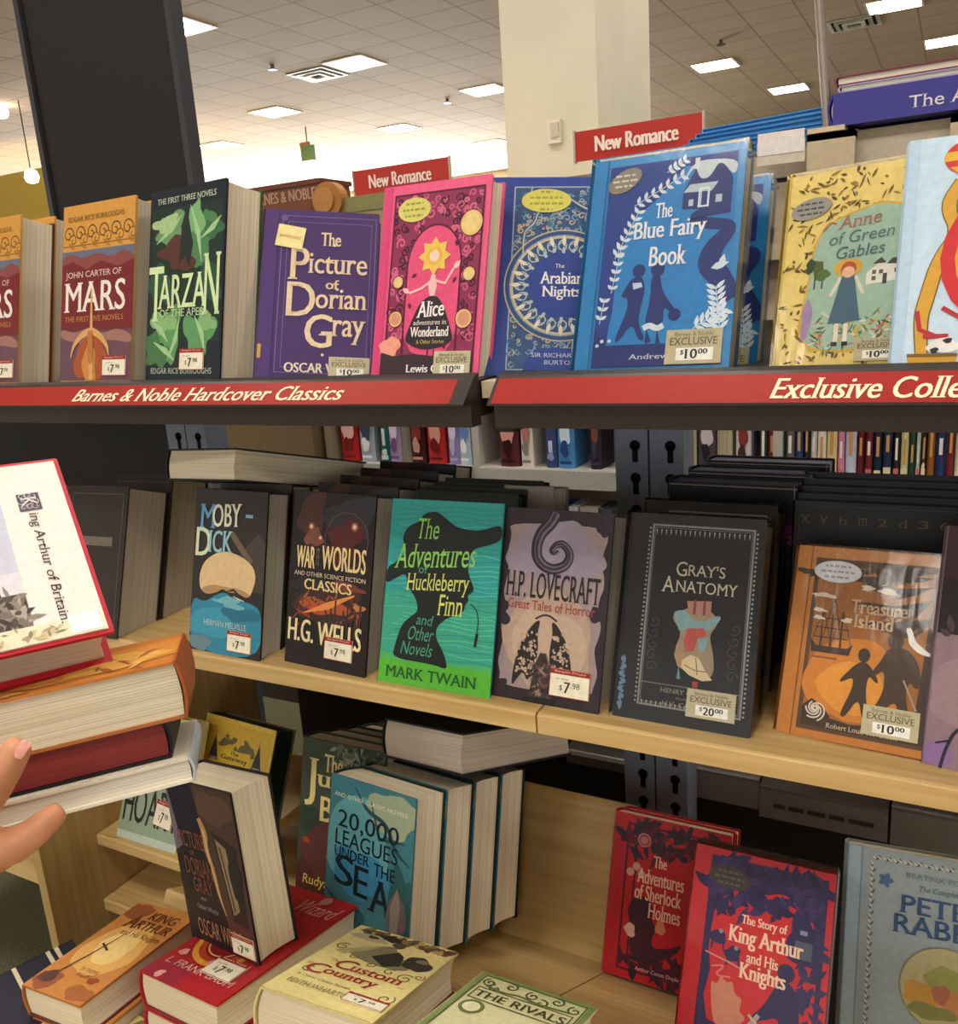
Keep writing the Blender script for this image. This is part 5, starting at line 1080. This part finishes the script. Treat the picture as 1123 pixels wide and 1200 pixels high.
# ---------------------------------------------------------------- books on the slanted shelves
b = book('hardcover_book', 'teal sea book with a squid and black title, front of its row', pose((-.729, .792, -.843), 3.2, 72.9, -13.9), .160, .222, .058, '3E7884', '1E3A3A', '142624', art=art_sea, paper=PAPER)
nrm = (b.matrix_world.to_3x3() @ Vector((0, 0, -1)))*.0605
b['group'] = 'teal sea books'
for i in range(3): dup(b, tuple(nrm*(i+1)), ORD[i+1]+' book back in the row of teal sea books, pages showing')
b = book('hardcover_book', 'dark green book with big cream letters left of the teal sea book', pose((-.85, .876, -.875), .6, 74.7, 0), .152, .244, .042, '3A4634', '323C2E', art=art_jungle, paper=PAPER_GREY)
row_behind(b, 4, .046, 'the dark green cream-lettered book', 'dark green lettered books', 0, -.018)
b = book('hardcover_book', 'yellow book with black towers behind the leaning book', pose((-1.128, .925, -.852), -3.9, 65.9, 2.0), .162, .191, .05, 'D8BC50', '3A4A34', '6E5E3C', art=art_wizard, paper=M('1E3224', .6))
b = book('hardcover_book', 'yellow and pale green book with a sailing ship at lower left', pose((-1.23, .862, -.862), .6, 66.2, 0), .139, .215, .03, 'D9CC7A', 'C8BC70', art=art_ship)
price(b, .139, .215, 'sale', .58, .16, .88, .36, None, -.1)
b = book('hardcover_book', 'red detective book with pale title, left of two', pose((-.399, 1.001, -.958), -.6, 69.6, 1.9), .165, .228, .03, 'B0202A', 'A82028', art=art_sherlock, rough=.35)
b['group'] = 'red detective books'; dup(b, (0, .034, -.018), 'second red detective book hidden behind the first')
b = book('hardcover_book', 'red and navy knights book with a boy pulling a sword', pose((-.243, .825, -.870), 0, 60, 0), .158, .233, .018, 'BE2630', 'BE2630', art=art_knights, rough=.3)
seal(b, .158, .233, .26, .87, .155, .055, '3A3434', '5E564E', 3, -.1); wrap(b, .158, .233, .018)
nrm = (b.matrix_world.to_3x3() @ Vector((0, 0, -1)))*.024
b['group'] = 'red knights books'
for i in range(3): dup(b, tuple(nrm*.85*(i+1)+Vector((-.002*(i+1), 0, 0))), ORD[i+1]+' copy in the pile leaning behind the red knights book')
b = book('hardcover_book', 'large pale grey-blue book with dark blue title, lower right corner', pose((-.079, .985, -.944), 2.1, 70.3, 5.7), .183, .25, .03, '9AAAB0', '9CB4C4', art=art_peter, rough=.3)

# ---------------------------------------------------------------- books lying on the display table
def pile(P, s, yaw, t, r, w, h, T, n, label, cover, art, desc, group, back=None, stick=None):
    m = pose(Vector(P)*s, yaw, t, r)
    b = book('hardcover_book', label, m, w*s, h*s, T*s, cover, art=art, back=back, group=group)
    if stick: price(b, w*s, h*s, *stick)
    R_ = random.Random(n+int(P[0]*100)); nv = m.to_3x3() @ Vector((0, 0, -1)); e1 = m.to_3x3() @ Vector((1, 0, 0)); e2 = m.to_3x3() @ Vector((0, 1, 0))
    for i in range(1, n):
        dup(b, tuple(nv*(T*s+.0006)*i+e1*R_.uniform(-.006, .008)+e2*R_.uniform(-.004, .004)), ORD[i]+' copy lying under '+desc)
    return b
pile((-1.26, .67, -1.02), .80, -1.6, -2.6, -6.6, .147, .232, .054, 2, 'orange gold book with a sword lying at lower left', 'B9753C', art_orange, 'the orange sword book', 'orange sword books', '6A2E24')
pile((-.839, .585, -.774), 1.0, -7.1, -6.6, -6.9, .147, .232, .047, 2, 'red book with gold rings under the leaning dark book', 'B3242C', art_red, 'the red gold-ring book', 'red gold-ring books', '8E2028', ('sale', .50, .14, .86, .29, None))
pile((-.684, .629, -.777), .88, 4.1, -20.6, .9, .153, .228, .054, 2, 'pale yellow book with drawn ladies and red script title lying at bottom', 'D8C98C', art_custom, 'the pale yellow script book', 'pale yellow script books', '7E2A22', ('sale', .62, .10, .98, .20, None))
pile((-.4165, .507, -.648), 1.0, -3.5, -16.3, -3.5, .131, .180, .035, 4, 'pale green bordered book cut by the bottom edge', 'CFCB9E', art_green, 'the pale green bordered book', 'pale green bordered books', '8E9A6A')
qa, qb = onz(85, 1101, -.862), onz(0, 1143, -.862); dv = (qa-qb).normalized(); q0 = qb-dv*.09
b = book('hardcover_book', 'dark blue book with white stripes beside the orange sword book', Matrix.Translation(W(q0)) @ Rxyz(math.degrees(math.atan2(dv.y, dv.x))-90, 0, 0), .13, (qa-q0).length, .04, '2A2A3A', '22222E', art=lambda a: [a.R(.0, .02+.06*i, .5, .05+.06*i, 'D8CEAE', 2) for i in (2, 3, 5, 9, 13, 14)], paper=PAPER_WHITE)
b = book('hardcover_book', 'yellow book lying low between the orange and the red book', Matrix.Translation(W((-.90, .40, -.868))) @ Rxyz(-6, 0, 0), .12, .2, .033, 'D2C47E', '8E7A4A', art=art_custom)
# thick book standing slanted on the red one
Md = Matrix(((.977, -.132, -.168), (-.157, .093, -.983), (.146, .987, .07))).to_4x4()
b = book('hardcover_book', 'thick dark book with a cracked doorway leaning upright on the red book', Matrix.Translation(W(Vector((-.882, .703, -.831))*.947)) @ Md, .141, .219, .060, '231C22', '1E181E', '1E1A1C', art=art_bigdorian, paper=PAPER)
price(b, .141, .219, 'sale', .66, .03, .98, .15, None)

# ---------------------------------------------------------------- stack of books in a hand
SF = .62
F4 = Matrix(((.725, -.676, -.13), (.685, .728, .035), (.071, -.115, .991))).to_4x4()
FP = Vector((-1.071, .616, -.468))*SF
def held(u, v, n): return Matrix.Translation(W(FP+F4.to_3x3() @ Vector((u*SF, v*SF, n*SF)))) @ F4
# spine away from the holder's right: turn so that the spine lies at the far right-hand end
def held_book(label, u1, v0, n, w, h, T, cover, paper, art=None, spine=None, back=None):
    """block with its front edge v0, right end u1, top n (units of the stack frame)"""
    m = held(u1, v0+h, n) @ Matrix.Rotation(math.pi, 4, 'Z')
    return book('hardcover_book', label, m, w*SF, h*SF, T*SF, cover, spine, back, paper, art, round_=.04)
def art_fat(a):
    a.blob(.4, .5, .5, .4, 'D08A3A', 2, 3); a.blob(.3, .6, .25, .25, 'E0A850', 3, 5); a.line([(.2,.8),(.3,.5),(.5,.6)], .003, '9A5A2A', 4); a.speck(20, 4, (.1,.5,.7,.95), ['9A5A2A', 'E8B868'], .02, .005, 4)
held_book('fat orange-covered book in the held stack', .223, 0, 0, .30, .164, .081, 'C47A34', PAPER, art_fat, 'A8552A', 'B06A3A')
held_book('black book with dark red page edges in the held stack', .190, .012, -.0815, .27, .15, .054, '16161A', PAPER_RED, None, '14141A')
held_book('thin white book lowest in the held stack', .214, .0, -.136, .30, .155, .036, 'E4DCC8', PAPER_WHITE, None, 'B8C0C4', 'EDE6D4')
def art_page(a):
    a.R(.03, .03, .975, .975, 'EFE4DC', 1)
    # turned a quarter: reads from the top edge downwards
    a.T('ing Arthur of Britain.', .60, .49, 1.18, .545, '2A2626', 5, True, .15, -math.pi/2+.06)
    a.R(.80, .80, .905, .90, '4A4050', 4)
    for i in range(9): a.curl(.825+.03*(i % 3), .82+.03*(i//3), .02, i, 1, .0009, 'B8B0B8', 5)
    a.T('K', .82, .82, .885, .88, 'D8D2D2', 6, True, 0, -math.pi/2)
    a.R(.10, .14, .70, .92, 'C4C4D4', 3); a.R(.10, .14, .70, .36, '6A6058', 4); a.speck(160, 3, (.12,.15,.69,.35), ['3A342E', '8A7E74', 'A89C90', '4E463E'], .014, .006, 5)
    a.blob(.5, .60, .16, .12, 'A88A64', 5, 4); a.blob(.42, .7, .2, .06, '6E6258', 5, 6); a.blob(.55, .55, .06, .05, 'D8B884', 6, 5); a.R(.10, .36, .70, .44, 'D8D4DC', 5); a.blob(.6, .78, .06, .03, '5A5048', 6, 3)
ST = .62/.70
T4 = Matrix(((.466, -.697, .544), (.884, .385, -.265), (-.025, .605, .796))).to_4x4()
tp = Matrix.Translation(W(Vector((-.777, .363, -.283))*ST)) @ T4
b = book('hardcover_book', 'red book showing a white inside page with a picture, top of the held stack', tp @ Matrix.Translation((-.08*ST, 0, 0)), .261*ST, .241*ST, .055*ST, 'B8202E', 'B8202E', 'B8202E', PAPER_GREY, None, bd=.004, overhang=.006)
pw, ph = .261*ST, .241*ST
a = Art(pw, ph, .0010); a.box((.003, .004, .0), (pw-.004, ph-.004, .0010), M('EFE4DC', .6))
# picture and lettering of the page, in page coordinates measured from its right-hand edge
a.R(.50, .06, .75, .27, '746A60', 3); a.speck(150, 3, (.52, .06, .74, .26), ['3A342E', '8A7E74', 'A89C90', '4E463E'], .012, .005, 4)
a.R(.50, .27, .75, .80, 'C2C4D8', 2); a.R(.50, .27, .75, .38, 'D6D4DE', 3); a.blob(.60, .52, .07, .06, 'A88A64', 4, 4); a.blob(.59, .52, .03, .03, 'D8B884', 5, 6); a.line([(.58,.6),(.64,.64),(.66,.6)], .003, '6E6258', 5); a.line([(.64,.48),(.68,.44)], .004, '5A5048', 5)
a.R(.81, .70, .89, .80, '4E4656', 4)
for i in range(9): a.curl(.827+.022*(i % 3), .72+.032*(i//3), .016, i, 1, .0008, 'B8B0B8', 5)
a.T('K', .825, .72, .875, .78, 'DAD4D4', 6, True, 0, -math.pi/2)
L_ = .60*ph/pw
a.T('ing Arthur of Britain.', .85-L_/2, .36, .85+L_/2, .41, '2A2626', 5, True, .1, -math.pi/2)
pg = a.build('endpaper', b); pg['label'] = 'white page with a picture and black lettering'
a = Art(pw, ph, .0014); a.box((.01, .004, .001), (pw-.006, .022, .0018), M('E2DCC0', .5)); a.box((pw-.032, .006, .0018), (pw-.008, .024, .0022), M('FAF8F2', .4)); a.speck(60, 5, (.2, .03, .84, .085), ['A89A78', 'C8B88A', '8A8470'], .008, .003, 6)
fl = a.build('jacket_flap', b); fl['label'] = 'pale jacket strip along the lower edge'

# the hand
def cp(px, py, d): return RT*((px-561.5)/F_PX*d) - UP*((py-600)/F_PX*d) + FW*d
skin = bpy.data.materials.new('skin'); skin.use_nodes = True
N, L = skin.node_tree.nodes, skin.node_tree.links; bs = N['Principled BSDF']
bs.inputs['Roughness'].default_value = .48; bs.inputs['Subsurface Weight'].default_value = .15; bs.inputs['Subsurface Radius'].default_value = (.01, .004, .002); bs.inputs['Subsurface Scale'].default_value = .3
t = N.new('ShaderNodeTexCoord'); n = N.new('ShaderNodeTexNoise'); n.inputs['Scale'].default_value = 60; n.inputs['Detail'].default_value = 3
r = N.new('ShaderNodeValToRGB'); r.color_ramp.elements[0].color = lin('C07E58'); r.color_ramp.elements[1].color = lin('DCA07A'); L.new(t.outputs['Object'], n.inputs['Vector']); L.new(n.outputs['Fac'], r.inputs[0]); L.new(r.outputs[0], bs.inputs['Base Color'])
bp = N.new('ShaderNodeBump'); bp.inputs['Strength'].default_value = .12; n2 = N.new('ShaderNodeTexNoise'); n2.inputs['Scale'].default_value = 400; L.new(t.outputs['Object'], n2.inputs['Vector']); L.new(n2.outputs['Fac'], bp.inputs['Height']); L.new(bp.outputs[0], bs.inputs['Normal'])
HD = .66
def hand():
    chains = [  # (points px, py, depth) and radii; the first point hangs on the palm
        ('arm', [(-250, 1130, HD+.10, .034), (-170, 1075, HD+.07, .030), (-120, 1030, HD+.05, .030), (-75, 990, HD+.04, .031)]),
        ('thumb', [(-75, 990, HD+.04, None), (-48, 965, HD-.005, .017), (-20, 935, HD-.022, .0145), (4, 902, HD-.030, .0115), (21, 876, HD-.030, .0095), (27, 867, HD-.029, .007)]),
        ('index', [(-75, 990, HD+.04, None), (-30, 992, HD+.0, .0165), (14, 996, HD+.005, .0135), (42, 974, HD+.012, .0105), (66, 953, HD+.022, .0085), (74, 947, HD+.026, .006)]),
        ('middle', [(-75, 990, HD+.04, None), (-40, 1010, HD+.035, .0165), (0, 1006, HD+.05, .0125), (32, 978, HD+.065, .0105), (60, 955, HD+.08, .0085), (68, 950, HD+.084, .006)]),
        ('ring', [(-75, 990, HD+.04, None), (-55, 1015, HD+.07, .016), (-15, 1004, HD+.09, .012), (18, 978, HD+.105, .010), (44, 958, HD+.12, .008), (51, 954, HD+.124, .006)]),
        ('little', [(-75, 990, HD+.04, None), (-70, 1015, HD+.10, .015), (-38, 1000, HD+.12, .0105), (-10, 980, HD+.135, .0085), (10, 964, HD+.145, .007), (16, 960, HD+.148, .005)])]
    V, E, Rr = [], [], []
    palm = None
    for nme, pts in chains:
        prev = None
        for i, (px, py, d, r_) in enumerate(pts):
            if r_ is None: prev = palm; continue
            V.append(W(cp(px, py, d))); Rr.append(r_*1.18)
            if prev is not None: E.append((prev, len(V)-1))
            prev = len(V)-1
        if nme == 'arm': palm = prev
    me = bpy.data.meshes.new('hand'); me.from_pydata(V, E, []); me.materials.append(skin)
    o = bpy.data.objects.new('person', me); COL.objects.link(o)
    md = o.modifiers.new('skin', 'SKIN'); md.use_smooth_shade = True
    for i, sv in enumerate(me.skin_vertices[0].data):
        sv.radius = (Rr[i], Rr[i]); sv.use_root = (i == palm)
    sb = o.modifiers.new('sub', 'SUBSURF'); sb.levels = 2; sb.render_levels = 2
    tag(o, 'hand of a person holding the stack of books, thumb in front', 'person')
    # thumbnail
    g = G(); c0 = cp(23, 878, HD-.0405); ax = (cp(27, 867, HD-.036)-cp(12, 890, HD-.040)).normalized(); sd = ax.cross(FW).normalized(); nrm_ = -FW+sd*.35
    nrm_.normalize(); sd = ax.cross(nrm_).normalized(); Vn = []; Fn = []
    for i in range(7):
        for j in range(5):
            a_ = (i/6-.5)*2; b_ = (j/4-.5)*2; rr_ = math.sqrt(max(0, 1-.55*a_*a_*a_*a_))
            Vn.append(W(c0+ax*a_*.0065+sd*b_*.0048*rr_-nrm_*(.0016*b_*b_+.001*a_*a_)))
    Fn = [(i*5+j, i*5+j+1, (i+1)*5+j+1, (i+1)*5+j) for i in range(6) for j in range(4)]
    nl = mesh_obj('fingernail', Vn, Fn, M('D8968A', .25, .3), None, o, True)
hand()
